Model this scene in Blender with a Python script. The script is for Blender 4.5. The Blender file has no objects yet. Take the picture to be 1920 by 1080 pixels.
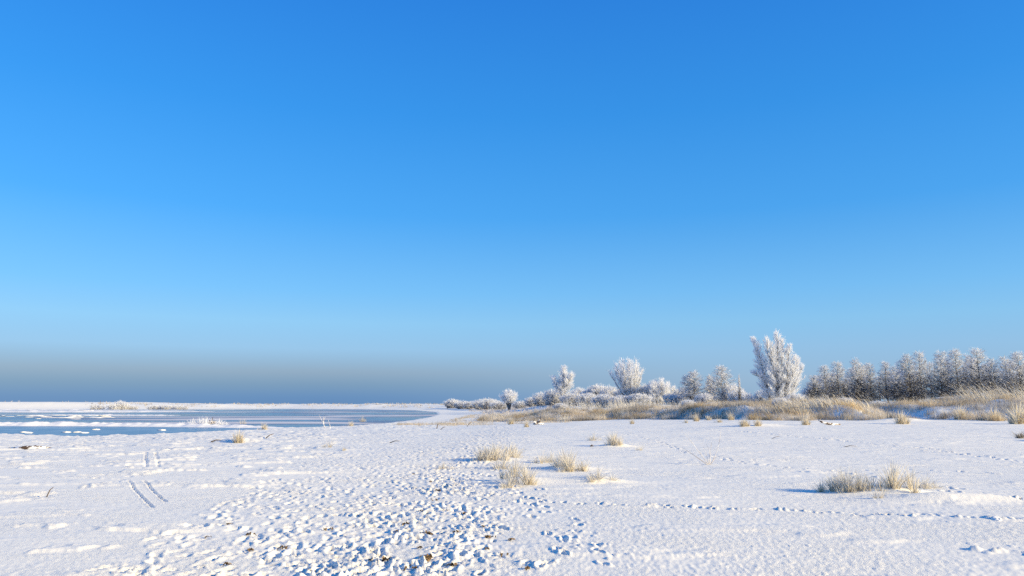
import bpy, math
import numpy as np
from mathutils import Vector, Matrix, Quaternion

sc = bpy.context.scene
C = sc.collection
rad = math.radians

# ------------------------------------------------------------------ camera
EYE = 1.7
FPX = 1397.0
PITCH = math.atan(217.0 / FPX)
cam_d = bpy.data.cameras.new('camera')
cam = bpy.data.objects.new('camera', cam_d)
C.objects.link(cam)
cam_d.sensor_width = 36.0
cam_d.lens = FPX / 1920 * 36.0
cam_d.clip_start = 0.05
cam_d.clip_end = 60000
cam.location = (0, 0, EYE)
cam.rotation_euler = (math.pi / 2 + PITCH, 0, 0)
sc.camera = cam

# ------------------------------------------------------------------ sky, sun, exposure
SUN_AZ = rad(116)      # clockwise from the view direction
SUN_EL = rad(17.5)
SKY_GAIN = 6.45
world = bpy.data.worlds.new('World')
sc.world = world
world.use_nodes = True
wn, wl = world.node_tree.nodes, world.node_tree.links
wn.clear()
w_out = wn.new('ShaderNodeOutputWorld')
w_bg = wn.new('ShaderNodeBackground')
w_bg.inputs['Strength'].default_value = 0.10
sky = wn.new('ShaderNodeTexSky')
sky.sky_type = 'NISHITA'
sky.sun_disc = False
sky.sun_elevation = SUN_EL
sky.sun_rotation = SUN_AZ
sky.altitude = 0
sky.air_density = 1.0
sky.dust_density = 0.25
sky.ozone_density = 3.5
w_hsv = wn.new('ShaderNodeHueSaturation')
w_hsv.inputs['Hue'].default_value = 0.5
w_hsv.inputs['Saturation'].default_value = 1.35
w_hsv.inputs['Value'].default_value = 1.0
wl.new(sky.outputs['Color'], w_hsv.inputs['Color'])
# cold fog bank lying over the sea, all round the horizon: colour by elevation
w_tc = wn.new('ShaderNodeTexCoord')
w_sep = wn.new('ShaderNodeSeparateXYZ')
wl.new(w_tc.outputs['Generated'], w_sep.inputs['Vector'])
w_ramp = wn.new('ShaderNodeValToRGB')
wl.new(w_sep.outputs['Z'], w_ramp.inputs['Fac'])
SKYCOL = [   # sine of elevation, linear tint of the clear winter air and the fog bank below it
    (0.000, (0.036, 0.188, 0.480)),
    (0.009, (0.040, 0.195, 0.490)),
    (0.025, (0.115, 0.248, 0.465)),
    (0.041, (0.222, 0.326, 0.495)),
    (0.070, (0.280, 0.498, 0.760)),
    (0.105, (0.270, 0.560, 0.860)),
    (0.145, (0.190, 0.520, 0.920)),
    (0.245, (0.080, 0.400, 0.930)),
    (0.370, (0.044, 0.315, 0.865)),
    (0.500, (0.031, 0.243, 0.795)),
    (0.750, (0.018, 0.160, 0.560)),
    (1.000, (0.014, 0.130, 0.480)),
]
els = w_ramp.color_ramp.elements
while len(els) < len(SKYCOL):
    els.new(0.5)
for e, (p_, c_) in zip(els, SKYCOL):
    e.position = p_
    e.color = (*c_, 1)
w_ramp.color_ramp.interpolation = 'LINEAR'
# skylight is weakest at right angles to the sun
w_nrm = wn.new('ShaderNodeVectorMath'); w_nrm.operation = 'DOT_PRODUCT'
w_nrm.inputs[1].default_value = (math.sin(SUN_AZ) * math.cos(SUN_EL), math.cos(SUN_AZ) * math.cos(SUN_EL), math.sin(SUN_EL))
wl.new(w_tc.outputs['Generated'], w_nrm.inputs[0])
w_sq = wn.new('ShaderNodeMath'); w_sq.operation = 'POWER'; w_sq.inputs[1].default_value = 2.0
w_abs = wn.new('ShaderNodeMath'); w_abs.operation = 'ABSOLUTE'
wl.new(w_nrm.outputs['Value'], w_abs.inputs[0]); wl.new(w_abs.outputs['Value'], w_sq.inputs[0])
w_pol = wn.new('ShaderNodeMath'); w_pol.operation = 'MULTIPLY_ADD'
w_fog = wn.new('ShaderNodeMapRange')          # the fog bank itself scatters evenly
w_fog.inputs['From Min'].default_value = 0.03; w_fog.inputs['From Max'].default_value = 0.22
wl.new(w_sep.outputs['Z'], w_fog.inputs['Value'])
w_shift = wn.new('ShaderNodeMath'); w_shift.operation = 'SUBTRACT'; w_shift.inputs[1].default_value = 0.30
wl.new(w_sq.outputs['Value'], w_shift.inputs[0])
w_amt = wn.new('ShaderNodeMath'); w_amt.operation = 'MULTIPLY'
wl.new(w_shift.outputs['Value'], w_amt.inputs[0]); wl.new(w_fog.outputs['Result'], w_amt.inputs[1])
w_pol.inputs[1].default_value = 0.27 * SKY_GAIN; w_pol.inputs[2].default_value = 0.975 * SKY_GAIN
wl.new(w_amt.outputs['Value'], w_pol.inputs[0])
w_sc = wn.new('ShaderNodeVectorMath')
w_sc.operation = 'SCALE'
wl.new(w_pol.outputs['Value'], w_sc.inputs['Scale'])
w_clr = wn.new('ShaderNodeValToRGB')
wl.new(w_sep.outputs['Z'], w_clr.inputs['Fac'])
CLEAR = [(0.000, (0.210, 0.375, 0.600)), (0.030, (0.270, 0.430, 0.650)), (0.070, (0.275, 0.500, 0.770)), (0.105, (0.250, 0.545, 0.855)), (0.145, (0.190, 0.520, 0.920))] + SKYCOL[7:]
ce = w_clr.color_ramp.elements
while len(ce) < len(CLEAR):
    ce.new(0.5)
for e, (p_, c_) in zip(ce, CLEAR):
    e.position = p_
    e.color = (*c_, 1)
w_sea = wn.new('ShaderNodeMapRange'); w_sea.interpolation_type = 'SMOOTHSTEP'
w_sea.inputs['From Min'].default_value = -0.28; w_sea.inputs['From Max'].default_value = 0.36
wl.new(w_sep.outputs['X'], w_sea.inputs['Value'])
w_fm = wn.new('ShaderNodeMix'); w_fm.data_type = 'RGBA'
wl.new(w_sea.outputs['Result'], w_fm.inputs['Factor'])
wl.new(w_ramp.outputs['Color'], w_fm.inputs['A']); wl.new(w_clr.outputs['Color'], w_fm.inputs['B'])
wl.new(w_fm.outputs['Result'], w_sc.inputs[0])
w_mix = wn.new('ShaderNodeMix')
w_mix.data_type = 'RGBA'
w_mix.inputs['Factor'].default_value = 0.88
wl.new(w_hsv.outputs['Color'], w_mix.inputs['A'])
wl.new(w_sc.outputs['Vector'], w_mix.inputs['B'])
wl.new(w_mix.outputs['Result'], w_bg.inputs['Color'])
wl.new(w_bg.outputs['Background'], w_out.inputs['Surface'])

sun_d = bpy.data.lights.new('sun', 'SUN')
sun_d.energy = 5.0
sun_d.angle = rad(0.5)
sun_d.color = (1.0, 0.80, 0.45)
sun = bpy.data.objects.new('sun', sun_d)
C.objects.link(sun)
S = Vector((math.sin(SUN_AZ) * math.cos(SUN_EL), math.cos(SUN_AZ) * math.cos(SUN_EL), math.sin(SUN_EL)))
sun.rotation_euler = S.to_track_quat('Z', 'Y').to_euler()
sun.location = (40, -20, 30)

vs = sc.view_settings
vs.view_transform = 'Standard'
vs.look = 'None'
vs.exposure = 0.74
vs.gamma = 1.0
vs.use_curve_mapping = False
sc.cycles.max_bounces = 6
sc.cycles.use_denoising = False

# ------------------------------------------------------------------ helpers
RNG = np.random.default_rng(7)

def smooth(t):
    t = np.clip(t, 0, 1)
    return t * t * (3 - 2 * t)

def _hash(ix, iy, seed):
    h = (ix.astype(np.int64) * 374761393 + iy.astype(np.int64) * 668265263 + seed * 974634777) & 0xFFFFFFFF
    h = ((h ^ (h >> 13)) * 1274126177) & 0xFFFFFFFF
    h = h ^ (h >> 16)
    return h

def noise(x, y, seed=0):
    """gradient noise, about -0.7 .. 0.7"""
    x = np.asarray(x, float); y = np.asarray(y, float)
    ix = np.floor(x); iy = np.floor(y)
    fx = x - ix; fy = y - iy
    ux = fx * fx * fx * (fx * (fx * 6 - 15) + 10)
    uy = fy * fy * fy * (fy * (fy * 6 - 15) + 10)
    def g(dx, dy):
        a = _hash(ix + dx, iy + dy, seed) * (2 * math.pi / 4294967296.0)
        return np.cos(a) * (fx - dx) + np.sin(a) * (fy - dy)
    n0 = g(0, 0) * (1 - ux) + g(1, 0) * ux
    n1 = g(0, 1) * (1 - ux) + g(1, 1) * ux
    return n0 * (1 - uy) + n1 * uy

def fbm(x, y, seed=0, o=3):
    s = 0; a = 1.0
    for k in range(o):
        s = s + a * noise(x * 2 ** k, y * 2 ** k, seed + k * 17)
        a *= 0.5
    return s

def link(name, data, parent=None, loc=None, label=None, cat=None, group=None, kind=None):
    o = bpy.data.objects.new(name, data)
    C.objects.link(o)
    if parent: o.parent = parent
    if loc is not None: o.location = loc
    if label: o['label'] = label
    if cat: o['category'] = cat
    if group: o['group'] = group
    if kind: o['kind'] = kind
    return o

def mesh_np(name, verts, faces, mats, smooth_shade=False, cols=None, midx=None):
    """faces: (n,3) or (n,4) array, or a list of such arrays"""
    me = bpy.data.meshes.new(name)
    verts = np.asarray(verts, np.float32).reshape(-1, 3)
    if not isinstance(faces, (list, tuple)): faces = [faces]
    faces = [np.asarray(f, np.int32) for f in faces if len(f)]
    loops = np.concatenate([f.ravel() for f in faces])
    tot = np.concatenate([np.full(len(f), f.shape[1], np.int32) for f in faces])
    start = np.concatenate([[0], np.cumsum(tot)[:-1]]).astype(np.int32)
    me.vertices.add(len(verts)); me.vertices.foreach_set('co', verts.ravel())
    me.loops.add(len(loops)); me.loops.foreach_set('vertex_index', loops)
    me.polygons.add(len(tot))
    me.polygons.foreach_set('loop_start', start)
    me.polygons.foreach_set('loop_total', tot)
    for m in (mats if isinstance(mats, (list, tuple)) else [mats]): me.materials.append(m)
    if midx is not None: me.polygons.foreach_set('material_index', np.asarray(midx, np.int32))
    me.polygons.foreach_set('use_smooth', np.full(len(tot), smooth_shade))
    me.update(calc_edges=True)
    if cols is not None:
        at = me.color_attributes.new('col', 'FLOAT_COLOR', 'POINT')
        c4 = np.ones((len(verts), 4), np.float32); c4[:, :3] = cols
        at.data.foreach_set('color', c4.ravel())
    me.validate(verbose=False)
    return me

def mat(name, col=(0.8, 0.8, 0.8), rough=0.7, spec=0.3):
    m = bpy.data.materials.new(name)
    m.use_nodes = True
    b = m.node_tree.nodes['Principled BSDF']
    b.inputs['Base Color'].default_value = (*col, 1)
    b.inputs['Roughness'].default_value = rough
    b.inputs['Specular IOR Level'].default_value = spec
    return m, m.node_tree.nodes, m.node_tree.links, b

def noise_node(n, l, scale, detail=3, vec=None, rough=0.55):
    t = n.new('ShaderNodeTexNoise')
    t.inputs['Scale'].default_value = scale
    t.inputs['Detail'].default_value = detail
    t.inputs['Roughness'].default_value = rough
    if vec is not None: l.new(vec, t.inputs['Vector'])
    return t

def ramp(n, l, src, stops):
    r = n.new('ShaderNodeValToRGB')
    e = r.color_ramp.elements
    while len(e) < len(stops): e.new(0.5)
    for q, (p, c) in zip(e, stops):
        q.position = p
        q.color = (*c, 1) if isinstance(c, tuple) else (c, c, c, 1)
    l.new(src, r.inputs['Fac'])
    return r

# ------------------------------------------------------------------ materials
def two_tone(name, a, b, scale, lo=0.4, hi=0.6, rough=0.8, coord='Object', bump=0.0):
    m, n, l, bs = mat(name, a, rough, 0.2)
    tc = n.new('ShaderNodeTexCoord')
    t = noise_node(n, l, scale, 4, tc.outputs[coord])
    r = ramp(n, l, t.outputs['Fac'], [(lo, a), (hi, b)])
    l.new(r.outputs['Color'], bs.inputs['Base Color'])
    if bump:
        bp = n.new('ShaderNodeBump'); bp.inputs['Strength'].default_value = bump; bp.inputs['Distance'].default_value = 0.02
        l.new(t.outputs['Fac'], bp.inputs['Height']); l.new(bp.outputs['Normal'], bs.inputs['Normal'])
    return m

def make_snow():
    m, n, l, b = mat('snow', (0.895, 0.875, 0.795), 0.65, 0.25)
    g = n.new('ShaderNodeNewGeometry')
    at = n.new('ShaderNodeAttribute'); at.attribute_name = 'col'
    # grit: sand and plant crumbs trodden into the path (amount from the attribute, red channel)
    sp = n.new('ShaderNodeSeparateColor'); l.new(at.outputs['Color'], sp.inputs['Color'])
    t1 = noise_node(n, l, 13.0, 4, g.outputs['Position'], 0.7)
    th = n.new('ShaderNodeMath'); th.operation = 'MULTIPLY'
    r1 = ramp(n, l, t1.outputs['Fac'], [(0.49, 0.0), (0.59, 1.0)])
    l.new(r1.outputs['Color'], th.inputs[0]); l.new(sp.outputs['Red'], th.inputs[1])
    mx = n.new('ShaderNodeMix'); mx.data_type = 'RGBA'
    mx.inputs['A'].default_value = (0.895, 0.875, 0.795, 1)
    mx.inputs['B'].default_value = (0.30, 0.22, 0.12, 1)
    l.new(th.outputs['Value'], mx.inputs['Factor'])
    l.new(mx.outputs['Result'], b.inputs['Base Color'])
    # fine grain of wind packed crystals
    t2 = noise_node(n, l, 42.0, 4, g.outputs['Position'], 0.75)
    t3 = noise_node(n, l, 4.0, 3, g.outputs['Position'], 0.6)
    ad = n.new('ShaderNodeMath'); ad.operation = 'MULTIPLY_ADD'; ad.inputs[1].default_value = 0.08
    l.new(t3.outputs['Fac'], ad.inputs[0]); l.new(t2.outputs['Fac'], ad.inputs[2])
    bp = n.new('ShaderNodeBump'); bp.inputs['Strength'].default_value = 0.85; bp.inputs['Distance'].default_value = 0.016
    t4 = noise_node(n, l, 0.45, 3, g.outputs['Position'], 0.6)
    r4 = ramp(n, l, t4.outputs['Fac'], [(0.36, 0.15), (0.62, 1.0)])
    mh = n.new('ShaderNodeMath'); mh.operation = 'MULTIPLY'
    l.new(ad.outputs['Value'], mh.inputs[0]); l.new(r4.outputs['Color'], mh.inputs[1])
    l.new(mh.outputs['Value'], bp.inputs['Height'])
    l.new(bp.outputs['Normal'], b.inputs['Normal'])
    return m

M = {}
M['snow'] = make_snow()
M['snow_lump'] = two_tone('snow_lump', (0.87, 0.86, 0.83), (0.91, 0.90, 0.88), 14, rough=0.7, bump=0.5)
M['frost'] = two_tone('frost', (0.80, 0.815, 0.85), (0.90, 0.91, 0.93), 1.2, 0.35, 0.6)
M['frost_thin'] = two_tone('frost_thin', (0.30, 0.25, 0.22), (0.84, 0.83, 0.83), 2.5, 0.36, 0.58)
def frosty(m, f=0.35):
    n, l = m.node_tree.nodes, m.node_tree.links
    b = n['Principled BSDF']; src = b.inputs['Base Color'].links[0].from_socket
    tr = n.new('ShaderNodeBsdfTranslucent'); l.new(src, tr.inputs['Color'])
    mx = n.new('ShaderNodeMixShader'); mx.inputs['Fac'].default_value = f
    l.new(b.outputs['BSDF'], mx.inputs[1]); l.new(tr.outputs['BSDF'], mx.inputs[2])
    l.new(mx.outputs['Shader'], n['Material Output'].inputs['Surface'])
frosty(M['frost'])
M['bark'] = two_tone('bark', (0.045, 0.045, 0.050), (0.13, 0.128, 0.135), 3.0, 0.35, 0.7)
M['bark_frosted'] = two_tone('bark_frosted', (0.10, 0.085, 0.075), (0.78, 0.77, 0.76), 2.2, 0.52, 0.70)
M['wood'] = two_tone('wood', (0.05, 0.035, 0.025), (0.20, 0.14, 0.09), 9.0, 0.3, 0.7, bump=0.4)
M['wood_snowy'] = two_tone('wood_snowy', (0.09, 0.06, 0.045), (0.82, 0.82, 0.83), 5.0, 0.47, 0.56, bump=0.4)
M['leaf'] = two_tone('leaf', (0.06, 0.04, 0.02), (0.24, 0.16, 0.08), 12.0, 0.35, 0.65, rough=0.6)
M['cloth'] = two_tone('cloth', (0.012, 0.013, 0.018), (0.03, 0.03, 0.04), 20.0)
M['skin'] = two_tone('skin', (0.45, 0.28, 0.2), (0.52, 0.34, 0.26), 10.0)
M['hat'] = two_tone('hat', (0.02, 0.02, 0.03), (0.05, 0.05, 0.06), 30.0)

def make_blade():
    m, n, l, b = mat('blade', (0.5, 0.4, 0.2), 0.6, 0.2)
    at = n.new('ShaderNodeAttribute'); at.attribute_name = 'col'
    l.new(at.outputs['Color'], b.inputs['Base Color'])
    tr = n.new('ShaderNodeBsdfTranslucent'); l.new(at.outputs['Color'], tr.inputs['Color'])
    mx = n.new('ShaderNodeMixShader'); mx.inputs['Fac'].default_value = 0.45
    l.new(b.outputs['BSDF'], mx.inputs[1]); l.new(tr.outputs['BSDF'], mx.inputs[2])
    l.new(mx.outputs['Shader'], n['Material Output'].inputs['Surface'])
    return m
M['blade'] = make_blade()

def make_water():
    m, n, l, b = mat('water', (0.02, 0.05, 0.09), 0.12, 0.5)
    g = n.new('ShaderNodeNewGeometry')
    mp = n.new('ShaderNodeMapping'); mp.inputs['Scale'].default_value = (0.4, 1.0, 1.0)
    l.new(g.outputs['Position'], mp.inputs['Vector'])
    t = noise_node(n, l, 0.030, 6, mp.outputs['Vector'], 0.58)
    t.inputs['Distortion'].default_value = 0.8
    sx = n.new('ShaderNodeSeparateXYZ'); l.new(g.outputs['Position'], sx.inputs['Vector'])
    # open water towards the west, snow dusted ice towards the beach
    mr = n.new('ShaderNodeMapRange'); mr.inputs['From Min'].default_value = -150; mr.inputs['From Max'].default_value = -50
    mr.inputs['To Min'].default_value = -0.05; mr.inputs['To Max'].default_value = 0.055
    l.new(sx.outputs['X'], mr.inputs['Value'])
    ad = n.new('ShaderNodeMath'); ad.operation = 'ADD'
    l.new(t.outputs['Fac'], ad.inputs[0]); l.new(mr.outputs['Result'], ad.inputs[1])
    cr = ramp(n, l, ad.outputs['Value'], [(0.42, (0.015, 0.035, 0.07)), (0.50, (0.06, 0.10, 0.17)), (0.56, (0.20, 0.24, 0.31)), (0.63, (0.66, 0.66, 0.68))])
    l.new(cr.outputs['Color'], b.inputs['Base Color'])
    rr = ramp(n, l, ad.outputs['Value'], [(0.42, 0.08), (0.52, 0.22), (0.60, 0.8)])
    l.new(rr.outputs['Color'], b.inputs['Roughness'])
    t2 = noise_node(n, l, 0.9, 3, mp.outputs['Vector'])
    bp = n.new('ShaderNodeBump'); bp.inputs['Strength'].default_value = 0.08; bp.inputs['Distance'].default_value = 0.05
    l.new(t2.outputs['Fac'], bp.inputs['Height']); l.new(bp.outputs['Normal'], b.inputs['Normal'])
    return m
M['water'] = make_water()
M['ice'] = None
def make_ice():
    m, n, l, b = mat('ice', (0.10, 0.16, 0.25), 0.25, 0.5)
    g = n.new('ShaderNodeNewGeometry')
    t = noise_node(n, l, 0.35, 4, g.outputs['Position'])
    cr = ramp(n, l, t.outputs['Fac'], [(0.45, (0.09, 0.14, 0.22)), (0.66, (0.22, 0.28, 0.36))])
    l.new(cr.outputs['Color'], b.inputs['Base Color'])
    return m
M['ice'] = make_ice()

# ------------------------------------------------------------------ terrain
WATER_Z = -1.8
BAY = np.array([(-1500, 130), (-400, 100), (-150, 93), (-61, 89), (-46, 80), (-40, 85), (-37, 95), (-34, 105), (-23.5, 120),
                (-21.5, 150), (-21, 181), (-24, 250), (-33, 326), (-56, 420), (-100, 500), (-170, 535), (-250, 480),
                (-330, 450), (-600, 440), (-1500, 420)], float)

def bay_sdf(x, y):
    d2 = np.full(x.shape, 1e18); inside = np.zeros(x.shape, bool)
    n = len(BAY)
    for i in range(n):
        a = BAY[i]; b = BAY[(i + 1) % n]
        ex, ey = b - a
        wx, wy = x - a[0], y - a[1]
        t = np.clip((wx * ex + wy * ey) / (ex * ex + ey * ey), 0, 1)
        d2 = np.minimum(d2, (wx - ex * t) ** 2 + (wy - ey * t) ** 2)
        c = ((a[1] <= y) != (b[1] <= y))
        with np.errstate(divide='ignore', invalid='ignore'):
            xi = a[0] + (y - a[1]) / (ey if ey else 1e-9) * ex
        inside ^= c & (x < xi)
    s = np.sqrt(d2)
    return np.where(inside, -s, s)

DX = [-14, -4, 7, 21, 25.5, 28, 37, 42, 45, 48, 60, 120]
DD = [140, 128, 117, 102, 90, 80, 75, 79, 84, 78, 70, 58]
AX = [-14, -4, 4, 8, 20, 24, 28, 37, 41, 45, 50, 60, 120]
AA = [0.0, 0.35, 0.7, 1.6, 1.7, 1.7, 2.4, 2.4, 1.9, 1.5, 2.2, 2.5, 2.6]
# drifts: x, y, half length along x, half width, height
DRIFT = []

def dune_t(x, y):
    return y - np.interp(x, DX, DD) - 6.0 * noise(x / 5.5, y / 60.0, 91)

def H(x, y):
    x = np.asarray(x, float); y = np.asarray(y, float)
    x, y = np.broadcast_arrays(x, y)
    s = bay_sdf(x, y) + 1.2 * noise(x / 7, y / 7, 5) + 0.4 * noise(x / 2, y / 2, 6)
    near = WATER_Z + 0.10 * smooth(s / 0.8) + 1.7 * smooth((s + 6) / 78)
    bump = np.maximum(0, fbm(x / 26, y / 40, 41, 3))
    spit = WATER_Z + 0.25 * smooth(s / 3) + (2.55 + 1.9 * smooth((-x - 255) / 60) + 1.3 * bump * smooth((x + 330) / 60)) * smooth((s - 2) / 45)
    spit = spit - 8 * smooth((s - 170) / 90)
    w = smooth((y - 370) / 80) * smooth((-x + 20) / 60)
    z = near * (1 - w) + spit * w
    z = np.where(s < 0, WATER_Z - 0.02 - 0.6 * smooth(-s / 4), z)
    far_right = smooth((y - 140) / 100) * smooth((x + 12) / 25)
    z = z + far_right * 0.9
    t = dune_t(x, y)
    A = np.interp(x, AX, AA) * (y > 30)
    z = z + A * smooth(t / 13) * (0.72 + 0.55 * noise(x / 9, y / 11, 61) + 0.25 * noise(x / 3.5, y / 4, 62)) * (1 - 0.35 * smooth((t - 22) / 25))
    z = z + 0.05 * noise(x / 4.5, y / 4.5, 71) + 0.10 * noise(x / 13, y / 13, 72) * smooth((np.hypot(x, y) - 5) / 15)
    for (dx, dy, lx, ly, hh) in DRIFT:
        q = ((x - dx) / lx) ** 2 + ((y - dy) / ly) ** 2
        z = z + hh * np.exp(-q * 1.6)
    return z

def ray(px, py):
    u = (px - 960) / FPX; v = (540 - py) / FPX
    return u, math.cos(PITCH) - v * math.sin(PITCH), math.sin(PITCH) + v * math.cos(PITCH)

_T = np.exp(np.linspace(math.log(4), math.log(700), 2400))
def gp(px, py):
    """where the line of sight through a photo point meets the ground"""
    u, yy, zz = ray(px, py)
    t = _T / yy
    g = H(u * t, yy * t) - (EYE + zz * t)
    k = int(np.argmax(g > 0)) if (g > 0).any() else len(t) - 1
    X, Y = u * t[k], yy * t[k]
    return X, Y, float(H(X, Y))

def at_dist(px, d):
    """ground point at forward distance d below the photo column px"""
    x = (px - 960) / FPX * d * math.cos(PITCH)
    return x, d, float(H(x, d))

def z_at(py, d):
    u, yy, zz = ray(960, py)
    return EYE + zz / yy * d

# drifts heaped by the wind about the tufts
for (px, py, lx, ly, hh) in [(1660, 926, 0.9, 0.55, 0.16), (1790, 938, 1.5, 0.45, 0.13), (975, 905, 0.7, 0.5, 0.10), (1080, 905, 1.3, 0.5, 0.10),
                             (1060, 880, 0.9, 0.5, 0.10), (935, 865, 1.0, 0.8, 0.10), (1155, 838, 0.9, 0.5, 0.14), (1120, 900, 0.9, 0.5, 0.08),
                             (447, 830, 1.6, 0.9, 0.2), (1690, 790, 3.0, 1.5, 0.35), (1420, 800, 3, 1.2, 0.25)]:
    a, b, c = gp(px, py)
    DRIFT.append((a, b, lx, ly, hh))

# polar sheet: fine over the beach before the camera, coarse behind, out to the sea
half = rad(43)
th = np.concatenate([np.linspace(-half, half, 840), np.linspace(half, 2 * math.pi - half, 62)[1:-1]])
rs = [0.25]
while rs[-1] < 950:
    r = rs[-1]
    k = 0.05 if r < 4.5 else (0.0056 if r < 45 else (0.0065 if r < 130 else 0.012))
    rs.append(r * (1 + k))
rs = np.array(rs)
R_, T_ = np.meshgrid(rs, th, indexing='ij')
GX = R_ * np.sin(T_); GY = R_ * np.cos(T_)
GZ = H(GX, GY)
nR, nT = GX.shape
nF = 840      # fine columns

# --- trodden snow, tracks, wind crust (real relief)
dist = R_
fine = (GY > 0) & (dist < 140)
path = np.exp(-((GX + 1.35 + 0.25 * noise(GY / 5, GX * 0 + 3, 3)) / (1.35 + 0.010 * GY)) ** 4)          # main trodden path
wide = smooth((GX + 4.1 + 0.13 * (GY - 8) + 0.02 * np.maximum(0, GY - 18) ** 1.4) / 1.4 + 0.9 * noise(GX / 2.2, GY / 3, 8)) * smooth((-0.4 + 0.05 * GY - GX) / 1.2) * smooth((95 - GY) / 30)
corner = smooth((8.6 - GY + 0.6 * noise(GX, GY, 9)) / 1.2) * smooth((-2.2 - GX) / 1.0) * 0.7
wide = np.maximum(wide, corner)
wide = wide * (GX < 3)
tramp = np.clip(np.maximum(path, 0.60 * wide), 0, 1) * fine
DZ = np.zeros_like(GZ)

def stamp(x, y, ang, L, W, depth, rim):
    r = math.hypot(x, y); t = math.atan2(x, y)
    if abs(t) > half or r > 120: return
    R = L * 1.8
    i0 = np.searchsorted(rs, r - R); i1 = np.searchsorted(rs, r + R)
    dt = R / r
    j0 = max(0, int((t - dt + half) / (2 * half) * (nF - 1))); j1 = min(nF, int((t + dt + half) / (2 * half) * (nF - 1)) + 2)
    if i1 <= i0 or j1 <= j0: return
    sl = (slice(i0, i1), slice(j0, j1))
    dx = GX[sl] - x; dy = GY[sl] - y
    a = dx * math.sin(ang) + dy * math.cos(ang)
    b = dx * math.cos(ang) - dy * math.sin(ang)
    e = np.sqrt((a / L) ** 2 + (b / W) ** 2) + 0.5 * noise(GX[sl] * 13, GY[sl] * 13, 33) + 0.3 * noise(GX[sl] * 27, GY[sl] * 27, 34)
    DZ[sl] += -depth * (1 - smooth((e - 0.35) / 0.75)) + rim * np.exp(-((e - 1.3) / 0.28) ** 2)

rg = np.random.default_rng(11)
# footprints of many walkers on the path and spread over the beach
for k in range(1900):
    y = 5 + 75 * rg.random() ** 1.45
    x = -1.35 + rg.normal() * (0.62 + 0.008 * y)
    if noise(x / 0.8, y / 1.3, 24) < -0.26 + 0.25 * (rg.random() - 0.5): continue
    stamp(x, y, rg.normal() * 0.35, 0.13 * (bs := rg.uniform(0.55, 1.25)), 0.05 * bs, 0.010 + 0.05 * rg.random() ** 2.2, 0.006 + 0.014 * rg.random())
for k in range(1700):
    y = 5 + 75 * rg.random() ** 1.6
    lo = -4.3 - 0.14 * (y - 8) - 0.02 * max(0, y - 18) ** 1.4; hi = -1.5 + 0.02 * y
    x = lo + (hi - lo) * rg.random()
    stamp(x, y, rg.normal() * 0.5, 0.15, 0.062, 0.008 + 0.022 * rg.random(), 0.005 + 0.010 * rg.random())
# lone walkers beside the path
for pts in [[(1000, 945), (1075, 985), (1110, 1040), (1200, 1075)], [(1040, 1000), (1060, 1030), (1090, 1050)], [(960, 920), (1010, 940), (1030, 965)]]:
    P = [gp(*p)[:2] for p in pts]
    for (a, b) in zip(P[:-1], P[1:]):
        n = max(2, int(math.dist(a, b) / 0.42))
        for i in range(n):
            f = i / n
            stamp(a[0] + (b[0] - a[0]) * f + rg.normal() * 0.10, a[1] + (b[1] - a[1]) * f + rg.normal() * 0.05,
                  math.atan2(b[0] - a[0], b[1] - a[1]), 0.13 * rg.uniform(0.7, 1.2), 0.05 * rg.uniform(0.7, 1.3), 0.035 * rg.uniform(0.4, 1.2), 0.014)
            stamp(a[0] + (b[0] - a[0]) * f + rg.normal() * 0.25, a[1] + (b[1] - a[1]) * f + rg.normal() * 0.2, rg.uniform(0, 3), 0.05, 0.035, -0.02, 0.0)
            stamp(a[0] + (b[0] - a[0]) * f + rg.normal() * 0.25, a[1] + (b[1] - a[1]) * f + rg.normal() * 0.2, rg.uniform(0, 3), 0.035, 0.03, -0.018, 0.0)
# animal trails over the untouched snow
for pts, st, dep, sz in [([(960, 938), (1200, 950), (1480, 957), (1900, 975), (1990, 978)], 0.13, 0.055, 0.06),
                     ([(1180, 815), (1290, 848), (1400, 868), (1530, 882), (1720, 905), (1940, 945)], 0.18, 0.055, 0.075),
                     ([(1290, 803), (1420, 812), (1560, 824), (1720, 840), (1930, 868)], 0.28, 0.07, 0.11),
                     ([(1240, 868), (1330, 866), (1480, 862)], 0.3, 0.03, 0.06),
                     ([(1500, 885), (1700, 880), (1900, 890)], 0.5, 0.05, 0.08),
                     ([(0, 940), (110, 925), (260, 890), (420, 868), (520, 850)], 0.5, 0.03, 0.16),
                     ([(0, 900), (150, 893), (300, 905), (400, 900)], 0.5, 0.03, 0.14),
                     ([(100, 865), (260, 872), (450, 855), (560, 845)], 0.6, 0.03, 0.18)]:
    P = [gp(*p)[:2] for p in pts]
    for (a, b) in zip(P[:-1], P[1:]):
        n = max(2, int(math.dist(a, b) / st))
        for i in range(n):
            f = i / n
            stamp(a[0] + (b[0] - a[0]) * f + rg.normal() * sz * 1.6, a[1] + (b[1] - a[1]) * f + rg.normal() * sz * 1.1,
                  math.atan2(b[0] - a[0], b[1] - a[1]) + rg.normal() * 0.5, sz * rg.uniform(0.7, 1.25), sz * 0.5, dep * rg.uniform(0.3, 1.1), dep * 0.7 * rg.random())
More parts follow.
